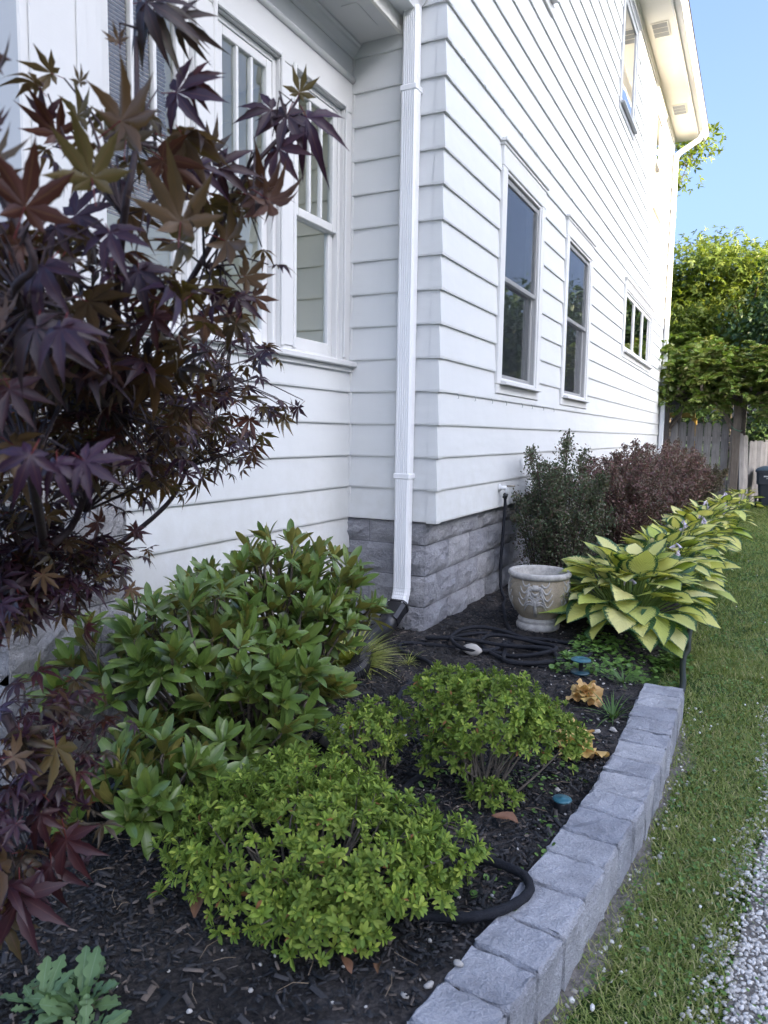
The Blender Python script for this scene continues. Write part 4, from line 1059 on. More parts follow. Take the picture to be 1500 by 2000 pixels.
for q, ax, L, u in whorls:
    a = unit(np.cross(ax, [.3, .1, .9])); b = np.cross(ax, a)
    nl = int(r.integers(6, 10)); ph = r.uniform(0, 6.28)
    for i in range(nl):
        an = ph+i*2.4+r.normal(0, .2); el = R(r.uniform(2, 34)) if u < .18 else R(r.uniform(28, 74))
        rd = math.cos(an)*a+math.sin(an)*b
        d = math.cos(el)*rd+math.sin(el)*ax; nn = -math.sin(el)*rd+math.cos(el)*ax
        wl.append((q+ax*.012*(i-3)/3, d, nn+r.normal(0, .12, 3), L*r.uniform(.72, 1.1)))
    for i in range(2):                       # upright young pair
        an = ph+i*3.1; rd = math.cos(an)*a+math.sin(an)*b; el = R(r.uniform(62, 82))
        wl.append((q+ax*.014, math.cos(el)*rd+math.sin(el)*ax, -math.sin(el)*rd+math.cos(el)*ax, L*r.uniform(.5, .85)))
    foot = rb+np.array([r.uniform(-.10, .10), (q[1]-rb[1])*.35, 0])
    mid = foot*.45+q*.55-ax*.12+r.normal(0, .03, 3)
    if r.uniform() < .8: st.tube(smooth_path([foot, mid, q-ax*.05, q], 3), [.007]*4+[.005]*3+[.0035]*3, 5, caps=False)
    st.tube([q-ax*.07, q], [.004, .003], 5, caps=False)
st.build('stems', M_BARK, rh, fixn=False)
P = np.array([w[0] for w in wl]); FR = frames(np.array([w[1] for w in wl]), np.array([w[2] for w in wl])); SZ = np.array([w[3] for w in wl])
vis = np.linalg.norm(P-CAM, axis=1)-.6*P[:, 2]-.25*P[:, 0]; od = np.argsort(vis)
for j, i in enumerate(od[:300]): inst('leaf', RME[j % 6], rh, FR[i], P[i], SZ[i])
for s in range(6):
    ii = od[300:][s::6]; scatter('foliage', RL[s], FR[ii], P[ii], SZ[ii], M_RHODO, rh, True)['kind'] = 'stuff'

# ------------------------------------------------------------------ azaleas
AL = lf(interp([0, .2, .5, .75, .92, 1], [.025, .10, .185, .175, .10, .012]), 5, 1, 1., .4, .12, 0, 3)
def sprig(seed):
    r = np.random.default_rng(seed); n = int(r.integers(8, 12)); d = []; nn = []; s = []; p = []
    for i in range(n):
        an = i*2.4+r.normal(0, .25); el = R(r.uniform(8, 50) if i < n-3 else r.uniform(55, 80)); rd = np.array([math.cos(an), math.sin(an), 0]); ax = np.array([0, 0, 1.])
        d.append(math.cos(el)*rd+math.sin(el)*ax); nn.append(-math.sin(el)*rd+math.cos(el)*ax+r.normal(0, .15, 3)); s.append(r.uniform(.7, 1.1)*(1 if i < n-3 else .7)); p.append((0, 0, -.45+.5*i/n))
    V, F, A = AL; Rm = frames(np.array(d), np.array(nn)); VV = np.einsum('mij,mvj->mvi', Rm, V[None]*np.array(s)[:, None, None])+np.array(p)[:, None, :]
    FF = (F[None]+(np.arange(n)*len(V))[:, None, None]).reshape(-1, 4)
    VV = VV.reshape(-1, 3); k = len(VV)
    tw_ = np.array([(-.03, 0, -1.1), (.03, 0, -1.1), (.02, 0, 0), (-.02, 0, 0)]); 
    return np.vstack([VV, tw_]), np.vstack([FF, [[k, k+1, k+2, k+3]]]), {'across': np.r_[np.tile(A['across'], n), [.5]*4], 'along': np.r_[np.tile(A['along'], n), [.2]*4]}
SPR = [sprig(s) for s in range(7)]
SPM = [leaf_mesh('azalea_sprig', s, M_AZA) for s in SPR]
def azalea(base, ells, label, n, L, seed, nst=24):
    r = np.random.default_rng(seed); base = np.array(base)
    root = empty('azalea', tuple(base)); tag(root, label, 'shrub', 'azalea bushes in the mulch bed')
    pts = []; ax = []
    for c, ra, fr in ells:
        k = 0
        while k < n*fr:
            v = unit(r.normal(0, 1, 3)); 
            if v[2] < -.55: continue
            q = np.array(c)+np.array(ra)*v*(r.uniform(.5, 1.04)**.6)*(1+.13*math.sin(v[0]*9+seed)*math.sin(v[1]*8+v[2]*7))
            if q[2] < .015: continue
            pts.append(q); ax.append(unit(v*np.array([.9, .9, .5])+np.array([0, 0, .55])+r.normal(0, .25, 3))); k += 1
    P = np.array(pts); A = np.array(ax); m = len(P)
    # frame whose z is the sprig axis
    t = unit(np.cross(A, r.normal(0, 1, (m, 3)))); FR = np.stack([t, np.cross(A, t), A], 2); SZ = L*r.uniform(.8, 1.2, m)
    vis = np.linalg.norm(P-CAM, axis=1)-.7*P[:, 2]; od = np.argsort(vis)
    for j, i in enumerate(od[:300]): inst('sprig', SPM[j % 7], root, FR[i], P[i], SZ[i])
    if m > 300:
        for s in range(7):
            ii = od[300:][s::7]
            if len(ii): scatter('foliage', SPR[s], FR[ii], P[ii], SZ[ii], M_AZA, root, True)['kind'] = 'stuff'
    mb = MB()
    for i in r.choice(m, min(nst*3, m), replace=False):
        f = base+np.array([r.normal(0, .03), r.normal(0, .03), 0]); q = P[i]-A[i]*.01
        mid = f*.5+q*.5+np.array([0, 0, .04])*np.linalg.norm(q-f)+r.normal(0, .02, 3)
        mb.tube(smooth_path([f, mid, q], 3), [.0048, .0045, .004, .0034, .0028, .0022, .0016], 5, caps=False)
    mb.build('stems', M_BARK, root, fixn=False)
    return root
azalea((.80, -2.70, -.01), [((.72, -2.58, .11), (.42, .33, .16), .66), ((.88, -2.76, .06), (.18, .14, .12), .12), ((.60, -2.36, .15), (.26, .2, .10), .16), ((1.06, -2.42, .10), (.12, .11, .10), .06)], 'largest azalea bush, mounded bright green in the bottom foreground mulch', 1400, .0285, 91)
azalea((1.0, -1.90, -.01), [((.98, -1.80, .265), (.25, .21, .145), .60), ((.80, -1.80, .30), (.13, .13, .11), .14), ((1.17, -1.74, .20), (.14, .13, .12), .16), ((.86, -1.90, .13), (.10, .10, .10), .10), ((1.06, -1.98, .07), (.10, .06, .05), .05)], 'azalea bush with bare twiggy legs beside the tan coral bells', 860, .0265, 92, 16)
azalea((.62, -2.02, -.01), [((.58, -1.98, .17), (.15, .13, .11), .6), ((.56, -1.80, .16), (.14, .12, .09), .4)], 'smallest sparse azalea between the two bigger azaleas', 260, .025, 93, 10)

# ------------------------------------------------------------------ hostas
HL_ = [lf(interp([0, .05, .15, .35, .6, .82, 1], [.05, .28, .42, .46, .37, .18, 0]), 8, 3, 1., .14, dr, .020, s, stalk=0) for s, dr in enumerate((.10, .20, .30, .16, .26))]
HME = [leaf_mesh('hosta_leaf', l, M_HOSTA) for l in HL_]
M_HST = simple('hosta_stalk', (.20, .28, .07), .5, .2)
M_BELL = simple('lavender_bell', (.62, .56, .72), .6, .12, 40)
def hosta(base, Rr, H, n, L, label, seed, fl=()):
    r = np.random.default_rng(seed); base = np.array(base)
    root = empty('hosta', tuple(base)); tag(root, label, 'plant', 'variegated hostas along the lawn edge')
    mb = MB()
    for i in range(n):
        u = (i+.5)/n; an = i*2.39996+r.normal(0, .25); rr = Rr*(.18+.62*u**.8)*r.uniform(.88, 1.1); hz = H*(1-.72*u**1.5)*r.uniform(.82, 1.08)
        rd = np.array([math.cos(an), math.sin(an), 0]); p = base+rd*rr*.72+np.array([0, 0, hz])
        el = R(46-62*u+r.normal(0, 10)); d = rd*math.cos(el)+np.array([0, 0, math.sin(el)])
        nn = np.array([0, 0, 1.])*math.cos(el)-rd*math.sin(el)+r.normal(0, .22, 3)
        s = L*r.uniform(.75, 1.12)*(.8+.3*u)
        if p[0]-.0 < .12: continue
        inst('leaf', HME[int(r.integers(5))], root, frames(d[None], nn[None])[0], p, s*1.05)
        f = base+rd*.05
        mb.tube(smooth_path([f, f*.5+p*.5+np.array([0, 0, hz*.12]), p+d*.02], 3), [.0065]*3+[.005]*4, 5, caps=False)
    mb.build('stalks', M_HST, root, fixn=False)
    for (dx, dy, h) in fl:
        m2 = MB(); tip = base+np.array([dx, dy, h]); m2.tube(smooth_path([base, base+np.array([dx*.4, dy*.4, h*.6]), tip], 4), .004, 5)
        m2.build('flower_stem', M_HST, root, fixn=False)
        m3 = MB()
        for k in range(11):
            a = r.uniform(0, 6.28); q = tip-np.array([0, 0, .012*k])+np.array([0, 0, .02]); e = q+np.array([math.cos(a)*.03, math.sin(a)*.03, -.022])
            m3.tube([q, q*.6+e*.4, e, e+np.array([math.cos(a)*.006, math.sin(a)*.006, -.012])], [.002, .006, .008, .013], 6, caps=False)
        m3.build('flower', M_BELL, root, fixn=False)
    return root
hosta((1.08, .70, 0), .70, .46, 150, .215, 'largest variegated hosta, beside the carved stone planter', 201, [(.02, -.12, .45)])
hosta((1.16, 1.75, 0), .60, .46, 90, .20, 'variegated hosta directly behind the largest one with short lilac flowers', 202, [(.12, -.2, .46)])
hosta((1.18, 2.75, 0), .58, .46, 74, .20, 'variegated hosta, third along the lawn edge from the planter', 203, [(.05, .1, .50)])
hosta((1.22, 3.9, 0), .58, .45, 66, .20, 'variegated hosta, fourth along the lawn edge from the planter', 204, [(.1, 0, .50)])
hosta((1.28, 5.3, 0), .56, .44, 56, .20, 'variegated hosta, fifth along the lawn edge from the planter', 205, [(.0, 0, .50), (.2, .2, .47)])
hosta((1.40, 7.2, -.02), .54, .40, 46, .20, 'variegated hosta, farthest one before the sunlit clump by the bin', 206, [(.0, 0, .5)])
hosta((1.55, 10.6, -.05), .5, .36, 34, .17, 'low sunlit yellow green hosta clump near the trash bin', 207)

# ------------------------------------------------------------------ barberries
def barberry(base, rx, ry, H, label, mat, seed, n=9000, ls=.019, ns=46):
    r = np.random.default_rng(seed); base = np.array(base); root = empty('barberry', tuple(base)); tag(root, label, 'shrub', 'barberry shrubs along the side wall')
    mb = MB(); P = []; D = []
    for i in range(ns):
        a = r.uniform(0, 6.28); q = math.sqrt(r.uniform(0, 1)); h = H*(1-.30*q*q)*r.uniform(.62, 1.08)
        tip = base+np.array([math.cos(a)*q*rx, math.sin(a)*q*ry, h]); f = base+np.array([math.cos(a)*q*.18, math.sin(a)*q*.18, 0])
        mid = f*.35+tip*.65+np.array([-math.cos(a)*q*.04, -math.sin(a)*q*.04, .05])
        path = smooth_path([f, mid, tip], 6); mb.tube(path, list(np.linspace(.006, .0015, len(path))), 4, caps=False)
        path = np.array(path); m = n//ns
        t = r.uniform(.12, 1, m)**.8*(len(path)-1); k = np.minimum(t.astype(int), len(path)-2); fr = (t-k)[:, None]
        pp = path[k]*(1-fr)+path[k+1]*fr; sp = .062*(1-.72*(t/(len(path)-1))**1.5)[:, None]
        P.append(pp+r.normal(0, 1, (m, 3))*sp*np.array([1, 1, .8])); D.append(unit(r.normal(0, 1, (m, 3))+np.array([math.cos(a)*.4, math.sin(a)*.4, .7])))
    mb.build('stems', M_MBARK, root, fixn=False)
    P = np.concatenate(P); D = np.concatenate(D); k = P[:, 0] > .05; P, D = P[k], D[k]; m = len(P)
    o = scatter('foliage', lf(interp([0, .5, .75, 1], [.06, .30, .34, .05]), 2, 1, 1., .3, .1, 0, 0), frames(D, r.normal(0, 1, (m, 3))+np.array([0, 0, .8])), P, ls*r.uniform(.7, 1.25, m), mat, root)
    o['kind'] = 'stuff'
M_BARG = leafmat('barberry_green', [(.050, .085, .040), (.080, .120, .054), (.105, .075, .060), (.065, .100, .048), (.12, .12, .075), (.125, .075, .066)], None, .5, .15)
M_BARP = leafmat('barberry_purple', [(.16, .070, .070), (.115, .060, .064), (.12, .095, .070), (.19, .085, .080), (.090, .100, .060), (.21, .13, .11)], None, .5, .15)
M_BARM = leafmat('barberry_mixed', [(.08, .09, .045), (.11, .06, .055), (.10, .12, .05), (.14, .08, .07)], None, .5, .15)
barberry((.38, 1.72, 0), .42, .56, 1.26, 'greenish purple barberry beside the wall tap, nearest of the hedge', M_BARG, 301, 26000, .021, 60)
barberry((.62, 3.05, 0), .54, .70, 1.16, 'purple brown barberry directly behind the greenish one', M_BARP, 302, 26000, .023, 60)
barberry((.66, 4.35, 0), .56, .75, 1.16, 'plum coloured barberry in the middle of the wall hedge', M_BARP, 303, 20000, .026, 60)
barberry((.70, 5.8, 0), .56, .85, 1.18, 'reddish barberry below the three pane window', M_BARP, 304, 17000, .028, 60)
barberry((.72, 7.5, 0), .56, .9, 1.16, 'reddish barberry nearest the rear downspout', M_BARP, 305, 15000, .03, 60)
barberry((.92, 9.3, 0), .5, .65, .95, 'low green and purple barberry at the fence end of the hedge', M_BARM, 306, 13000, .03)

# ------------------------------------------------------------------ small plants
def blade_plant(name, base, n, L, label, mat, seed, spread=.8, wid=.022, cat='plant'):
    r = np.random.default_rng(seed); base = np.array(base); root = empty(name, tuple(base)); tag(root, label, cat)
    bl = lf(interp([0, .3, 1], [.6*wid, wid, 0]), 6, 1, 1., .3, .55, 0, 0)
    a = r.uniform(0, 6.28, n); el = r.uniform(.25, 1.35, n); d = np.stack([np.cos(a)*np.cos(el), np.sin(a)*np.cos(el), np.sin(el)], 1)
    nn = np.stack([-np.cos(a)*np.sin(el), -np.sin(a)*np.sin(el), np.cos(el)], 1); p = base+np.stack([np.cos(a), np.sin(a), 0*a], 1)*r.uniform(0, .06, n)[:, None]*spread
    scatter('foliage', bl, frames(d, nn), p, L*r.uniform(.55, 1.1, n), mat, root, True)['kind'] = 'stuff'
M_HAK = leafmat('hakone_blade', [(.32, .36, .08), (.42, .44, .13), (.22, .30, .06), (.50, .48, .20)], None, .5, .3)
blade_plant('hakone_grass', (-.10, -.86, 0), 520, .26, 'yellow striped grass tuft arching over the black drain pipe', M_HAK, 401)
blade_plant('grass_tuft', (.14, -.66, 0), 50, .09, 'tiny pale grass tuft in the mulch beside the hose', M_HAK, 402, .5)
M_WEED = leafmat('weed_blade', [(.07, .14, .03), (.10, .19, .05)], None, .5, .25)
blade_plant('weed_tuft', (1.27, -.93, 0), 26, .17, 'thin bladed weed leaning over the stone edging', M_WEED, 403, .5, .03)
blade_plant('weed_tuft', (1.24, -.42, 0), 60, .12, 'grassy weed clump at the hosta end of the edging', M_WEED, 404, .9, .03)
# grey green poppy
M_POP = leafmat('poppy_leaf', [(.10, .18, .075), (.145, .235, .10), (.085, .155, .065)], None, .6, .2, None, (.20, .30, .18))
pop = empty('poppy_plant', (.545, -3.20, 0)); tag(pop, 'grey green poppy seedling with lobed leaves at the bottom left corner', 'plant')
def popw(t): return max(.004, float(np.interp(t, [0, .25, .55, .8, .93, 1], [.03, .05, .17, .20, .13, .0]))*(.45+.60*abs(math.sin(t*t*11.0+.6))))
POL = [leaf_mesh('poppy_leaf', lf(popw, 26, 2, 1., .2, dr, .03, s), M_POP) for s, dr in enumerate((.15, .35, .6, .25, .8))]
r = np.random.default_rng(44)
for (ox, oy, nn_, sc_) in ((0, 0, 26, 1.), (-.085, -.035, 16, .8), (.075, -.06, 14, .8), (-.03, .05, 10, .6)):
    for i in range(nn_):
        an = i*2.4+ox*30; u = i/nn_; el = R(72-52*u+r.normal(0, 14)); rd = np.array([math.cos(an), math.sin(an), 0]); d = rd*math.cos(el)+np.array([0, 0, math.sin(el)]); nn = -rd*math.sin(el)+np.array([0, 0, math.cos(el)])
        inst('leaf', POL[i % 5], pop, frames(d[None], nn[None]+r.normal(0, .4, 3))[0], np.array([.545+ox, -3.20+oy, 0])+rd*.012, .098*sc_*r.uniform(.55, 1.15)*np.array([r.uniform(.8, 1.15), 1, 1]))
# coral bells
M_HEU = leafmat('coral_bells_leaf', [(.62, .42, .14), (.68, .48, .18), (.50, .28, .12), (.64, .50, .18), (.58, .36, .15)], [(.54, .34, .16)], .5, .25, None, (.66, .54, .26))
def heu_leaf(seed):
    r = np.random.default_rng(seed); V = [(0, .12, 0)]; n = 30; ac = [0.]; al = [.1]
    for ring, q in ((1, .55), (2, 1.)):
        for i in range(n):
            t = R(200)*(i/(n-1)*2-1)*.82; lob = 1+(.13*math.cos(t*3.6)+.05*math.cos(t*11))*(q > .6)
            rr_ = .5*q*lob; V.append((rr_*math.sin(t), .12+rr_*math.cos(t), .10*math.sin(t*5+seed)*q*q-.1*q*q)); ac.append(.5*math.sin(t*2.5)); al.append(q)
    F = [(0, 2+i, 1+i, 1+i) for i in range(n-1)]+[(1+i, 2+i, 2+n+i, 1+n+i) for i in range(n-1)]
    return np.array(V), F, {'across': np.array(ac), 'along': np.array(al)}
HEM = [mesh_mixed('coral_bells_leaf', heu_leaf(s), M_HEU) for s in range(4)]
for base, lab, n, sd, L in (((1.12, -.80, 0), 'crinkled amber coral bells behind the twiggy azalea, nearer the planter', 15, 51, .085), ((1.22, -1.42, 0), 'pale tan coral bells half hidden by the twiggy azalea', 10, 52, .12)):
    base = np.array(base); root = empty('coral_bells', tuple(base)); tag(root, lab, 'plant', 'coral bells in the bed'); r = np.random.default_rng(sd)
    for i in range(n):
        an = i*2.4; u = i/n; el = R(60-70*u+r.normal(0, 10)); rd = np.array([math.cos(an), math.sin(an), 0]); d = rd*math.cos(el)+np.array([0, 0, math.sin(el)]); nn = -rd*math.sin(el)+np.array([0, 0, math.cos(el)])
        inst('leaf', HEM[i % 4], root, frames(d[None], nn[None]+r.normal(0, .3, 3))[0], base+rd*.05*u+np.array([0, 0, .075-.05*u]), L*r.uniform(.7, 1.1))
    mb = MB()
    for i in range(8):
        a = i*.8; mb.tube([base, base+np.array([math.cos(a)*.03, math.sin(a)*.03, .07])], .002, 4)
    mb.build('stalks', M_HST, root, fixn=False)
# ------------------------------------------------------------------ planter urn
def urn_mat():
    k = NT('cast_stone'); p = k.co('Object'); a = k.noise(9, 5, .65, p); b = k.noise(70, 4, .7, p); v = k.vor(95, p)
    c = k.ramp(a, [(.3, (.25, .21, .15)), (.55, (.37, .32, .24)), (.75, (.46, .41, .33))])
    c = k.mix(k.mapr(v, .05, .30, .5, 0), c, (.15, .125, .09)); c = k.mix(k.mapr(b, .5, .7, 0, .35), c, (.15, .13, .11))
    k.bump(k.math('ADD', b, k.math('MULTIPLY', v, .5)), .55, .006); return k.set(c, .9, .25)
M_URN = urn_mat(); M_URNL = simple('cast_stone_relief', (.40, .385, .36), .85, .3, 30, .3, 90)
UB = np.array([.555, .47, -.005])
urn = empty('stone_planter', tuple(UB)); tag(urn, 'empty carved grey stone planter on a round foot at the house wall', 'planter')
US = 1.0
bowl = [(.118, .070), (.135, .085), (.168, .125), (.190, .170), (.200, .215), (.201, .255), (.196, .290), (.188, .312)]
mb = MB(); mb.lathe(bowl, UB, 48); mb.build('bowl', M_URN, urn)
mb = MB(); mb.lathe([(.188, .309), (.200, .312), (.210, .322), (.212, .333), (.207, .344), (.196, .349), (.184, .346), (.178, .335), (.172, .30), (.160, .22), (.10, .16), (.0, .15)], UB, 48); mb.build('rim', M_URNL, urn)
mb = MB(); mb.lathe([(.0, .0), (.138, .0), (.145, .008), (.146, .028), (.140, .037), (.128, .041), (.133, .048), (.137, .058), (.132, .068), (.116, .074)], UB, 48); mb.build('foot', M_URNL, urn)
fd = math.atan2(CAM[1]-UB[1], CAM[0]-UB[0])-.12
def usurf(t, z, o=0.):
    rr = np.interp(z, [b for a, b in bowl], [a for a, b in bowl])+o
    return UB+np.array([rr*math.cos(fd+t), rr*math.sin(fd+t), z])
def strip(mb, pts, rad): mb.tube([usurf(t, z, .001) for t, z in pts], rad, 6)
def ornament(mb, t0):
    for s in (-1, 1):
        sp = [(t0+s*(.155-.055*(1-k/16)*math.cos(k*.55)), .262+.013*(1-k/20)*math.sin(k*.55)) for k in range(15)]
        strip(mb, sp, list(np.linspace(.0095, .0055, 15)))
        for q in range(4):
            a = [(t0+s*(.19+.13*u*(2.3+.3*q)), .292-.016*q-.050*math.sin(u*2.6)*(.7+.35*q)+.028*u*(1.3-q*.4)) for u in np.linspace(0, 1, 10)]
            strip(mb, a, list(np.linspace(.008, .0035, 10)))
        for q in range(4):
            a = [(t0+s*(.02+u*(.10+.11*q)), .165+.03*(3-q)*u*.9+.018*math.sin(u*3)-.028*u*u*q*.5) for u in np.linspace(0, 1, 8)]
            strip(mb, a, list(np.linspace(.009, .003, 8)))
    strip(mb, [(t0, .10), (t0, .15), (t0, .185), (t0, .205)], [.013, .011, .012, .004])
    for k in range(5): strip(mb, [(t0-.06+.03*k, .255), (t0-.06+.03*k, .288)], .0075)
    sh = [(t0+.17*math.cos(a), .245-.038*abs(math.sin(a))) for a in np.linspace(0, math.pi, 12)]
    strip(mb, sh, .006)
    strip(mb, [(t0-.11, .24), (t0, .228), (t0+.11, .24)], [.006, .012, .006])
for q in range(4):
    mb = MB(); ornament(mb, q*math.pi/2); mb.build('relief_ornament', M_URNL, urn)

urn.scale = (.96, .96, 1.10)
# ------------------------------------------------------------------ hose, tap, drain pipe
def zb(x, y, h): return (x, y, float(bed_z(x, y))+h)
HR = .0118
pth = [(.058, 1.245, .80), (.066, 1.243, .72), (.060, 1.235, .5), (.055, 1.215, .25), (.075, 1.18, .08), zb(.14, 1.08, HR), zb(.20, .85, HR)]
r = np.random.default_rng(12)
for i in range(58):
    t = i*.50; cx = .50+.16*math.sin(t*.29+.4); cy = -.13+.10*math.sin(t*.41+2); ra = .25+.13*math.sin(t*.61+1); rb_ = .18+.11*math.sin(t*.47)
    w_ = -t+1.8; ro = .35*math.sin(t*.17)
    u1 = ra*math.cos(w_); v1 = rb_*math.sin(w_)
    x = cx+u1*math.cos(ro)-v1*math.sin(ro)+.04*math.sin(t*1.7); y = cy+u1*math.sin(ro)+v1*math.cos(ro)+.04*math.cos(t*1.3)
    if x < .06 and y > -.08: x = .06+.02*math.sin(t)
    dq = math.hypot(x-UB[0], y-UB[1])
    if dq < .185: x = UB[0]+(x-UB[0])/dq*.185; y = UB[1]+(y-UB[1])/dq*.185
    pth.append(zb(x, y, HR+.034*(.5+.5*math.sin(t*.81))*min(1, i/9)))
pth += [zb(.10, -.30, HR), zb(-.02, -.40, HR), zb(.04, -.52, HR), zb(.26, -.66, HR+.02), zb(.34, -.78, HR), zb(.30, -.98, HR), zb(.34, -1.2, HR), zb(.46, -1.42, HR), zb(.56, -1.6, HR), zb(.76, -1.58, HR), zb(.80, -1.72, HR), zb(.74, -1.95, HR), zb(.80, -2.12, HR), zb(.94, -2.205, HR), (1.064, -2.275, .022), (1.15, -2.292, .030), (1.225, -2.312, .038), (1.274, -2.335, .0385), (1.300, -2.395, .038), (1.272, -2.48, .0385), (1.215, -2.548, .036), (1.14, -2.566, .02), zb(1.02, -2.58, HR), zb(.86, -2.55, HR)]
sp = smooth_path(pth, 7)
mb = MB()
rd_ = [(HR if i < len(sp)-120 else .0130)*(1+.07*math.sin(i*1.9)) for i in range(len(sp))]
mb.tube(sp, rd_, 9); tag(mb.build('garden_hose', M_HOSE, None, True, (.5, -.2, 0)), 'black fabric garden hose coiled by the planter and running to the stone edging', 'hose')
tap = empty('outdoor_tap', (.02, 1.25, .83)); tag(tap, 'white outdoor tap with black hose on the side wall', 'tap')
mb = MB(); mb.tube([(.0, 1.25, .845), (.075, 1.25, .845)], .017, 10); mb.tube([(.075, 1.25, .845), (.075, 1.25, .80)], .014, 10); mb.build('body', M_PLAST, tap)
mb = MB(); mb.tube([(.012, 1.25, .845), (.020, 1.25, .845)], .030, 12); mb.build('flange', M_PLAST, tap)
mb = MB(); mb.tube([(.075, 1.25, .86), (.108, 1.25, .862)], .008, 8); mb.lathe([(.0, -.006), (.026, -.006), (.028, 0), (.026, .006), (0, .006)], (.112, 1.25, .862), 12); mb.build('handle', M_BRASS, tap)
mb = MB(); mb.tube([(.070, 1.248, .805), (.060, 1.246, .765)], .019, 10); mb.build('hose_coupling', M_BLACK, tap)

pipe = empty('drain_pipe', (-.1, -.6, 0)); tag(pipe, 'black corrugated drain pipe leading from the corner downspout into the bed', 'pipe')
e0 = np.array([-.185, -.062-.16*(1-math.cos(R(62))), .30-.17*math.sin(R(62))]); dd = np.array([0, -math.sin(R(66)), -math.cos(R(66))])
dd = unit(np.array([.0, -.86, -.42]))
mb = MB(); rect_pipe(mb, [e0-dd*.045, e0+dd*.11], .122, .092, (-1, 0, 0), flute=False, c=.02); rect_pipe(mb, [e0-dd*.047, e0-dd*.030], .130, .100, (-1, 0, 0), flute=False, c=.02)
mb.build('adapter', M_BLACK, pipe)
mb = MB(); cp = smooth_path([e0+dd*.10, e0+dd*.20, np.array([-.15, -.58, .075]), np.array([-.08, -.74, .06])], 5); mb.tube(cp, .058, 14); mb.build('flexible_elbow', M_BLACK, pipe)
def corr(mb, pts, ra, step):
    P = smooth_path(pts, 40); out = []; acc = 0; rr_ = []
    L = [0]
    for a, b in zip(P[:-1], P[1:]): L.append(L[-1]+np.linalg.norm(b-a))
    s = np.arange(0, L[-1], step/4); Q = np.stack([np.interp(s, L, [p[k] for p in P]) for k in range(3)], 1)
    rr_ = [ra*(1.0 if i % 4 in (0, 1) else .84) for i in range(len(Q))]
    mb.tube(Q, rr_, 12, smooth=False)
mb = MB(); corr(mb, [(-.085, -.735, .06), (-.02, -.90, .055), (.035, -1.06, .05), (.02, -1.3, .045), (-.05, -1.7, .04), (-.06, -2.2, .04), (-.02, -2.56, .045), (-.05, -2.75, .045), (-.12, -3.1, .03)], .054, .021); mb.build('corrugated_pipe', M_BLACK, pipe)
mb = MB()
for s in (-1, 1):
    mb.lathe([(.0, 0), (.005, 0), (.004, .003), (0, .004)], e0+np.array([.045*s+.01, -.028, .062]), 8)
mb.build('screw', M_PLAST, pipe)

# hose guides
def spool(name, c, h, label):
    c = np.array(c); o = empty(name, tuple(c)); tag(o, label, 'hose guide', 'teal hose guides in the bed')
    mb = MB(); mb.lathe([(.0, h), (.010, h), (.012, h+.004), (.040, h+.002), (.050, h-.003), (.051, h-.007), (.046, h-.010), (.012, h-.012)], c, 28); mb.build('top_disc', M_TEAL, o)
    mb = MB(); mb.lathe([(.012, h-.011), (.012, .018)], c, 14); mb.build('spindle', M_BLACK, o)
    mb = MB(); mb.lathe([(.012, .022), (.044, .020), (.050, .015), (.050, .009), (.02, .006), (.010, .004), (.006, -.05)], c, 28); mb.build('bottom_disc', M_DKTEAL, o)
spool('hose_guide', (1.02, -.42, .012), .085, 'teal two disc hose guide standing by the amber coral bells')
c = np.array([1.262, -1.86, -.01]); o = empty('hose_guide', tuple(c)); tag(o, 'half buried black hose guide with teal lid against the stone edging', 'hose guide', 'teal hose guides in the bed')
mb = MB(); mb.lathe([(.026, -.03), (.028, .045), (.026, .050), (0, .050)], c, 20); mb.build('body', M_BLACK, o)
mb = MB(); mb.lathe([(.0, .062), (.008, .062), (.009, .060), (.024, .060), (.031, .057), (.032, .054), (.029, .051), (.01, .051)], c, 24); mb.build('lid', M_TEAL, o)
mb = MB(); mb.tube(smooth_path([(1.42, 1.6, -.10), (1.44, 1.0, -.09), (1.462, .66, -.07), (1.455, .45, -.055), (1.468, .2, -.055), (1.492, -.05, -.06), (1.495, -.22, -.07), (1.47, -.34, -.09)], 6), .017, 8)
tag(mb.build('lawn_edging', M_GHOSE, None, True, (1.46, .2, -.02)), 'dark rubber lawn edging strip curving under the hosta to the stones', 'edging')

# rocks and litter
def rock(name, c, s, label, mat, seed, group=None, cat='rock'):
    r = np.random.default_rng(seed); import bmesh
    bm = bmesh.new(); bmesh.ops.create_icosphere(bm, subdivisions=2, radius=1)
    for v in bm.verts:
        n = v.co.normalized(); f = 1+.22*math.sin(3*n.x+seed)*math.cos(2.7*n.y+seed*2)+.12*math.sin(6*n.z+4*n.x)+r.normal(0, .03)
        v.co = Vector((n.x*s[0]*f, n.y*s[1]*f, n.z*s[2]*f))
    for f in bm.faces: f.smooth = True
    me = bpy.data.meshes.new(name); bm.to_mesh(me); bm.free(); me.materials.append(mat)
    o = bpy.data.objects.new(name, me); o.location = c; o.rotation_euler = (0, 0, seed); C.objects.link(o)
    tag(o, label, cat, group)
M_WROCK = simple('white_stone', (.40, .38, .35), .8, .12, 30, .3, 60)
M_GROCK = simple('grey_stone', (.22, .215, .20), .9, .35, 18, .6, 50)
rock('white_rock', (.385, -.33, .030), (.062, .042, .034), 'white rock lying among the hose coils', M_WROCK, 3)
rock('grey_rock', (.33, -1.76, .03), (.095, .06, .05), 'speckled grey rock under the rhododendron edge', M_GROCK, 5)
rock('white_rock', (.545, -1.60, .02), (.035, .022, .016), 'small white rock behind the smallest azalea', M_WROCK, 8)
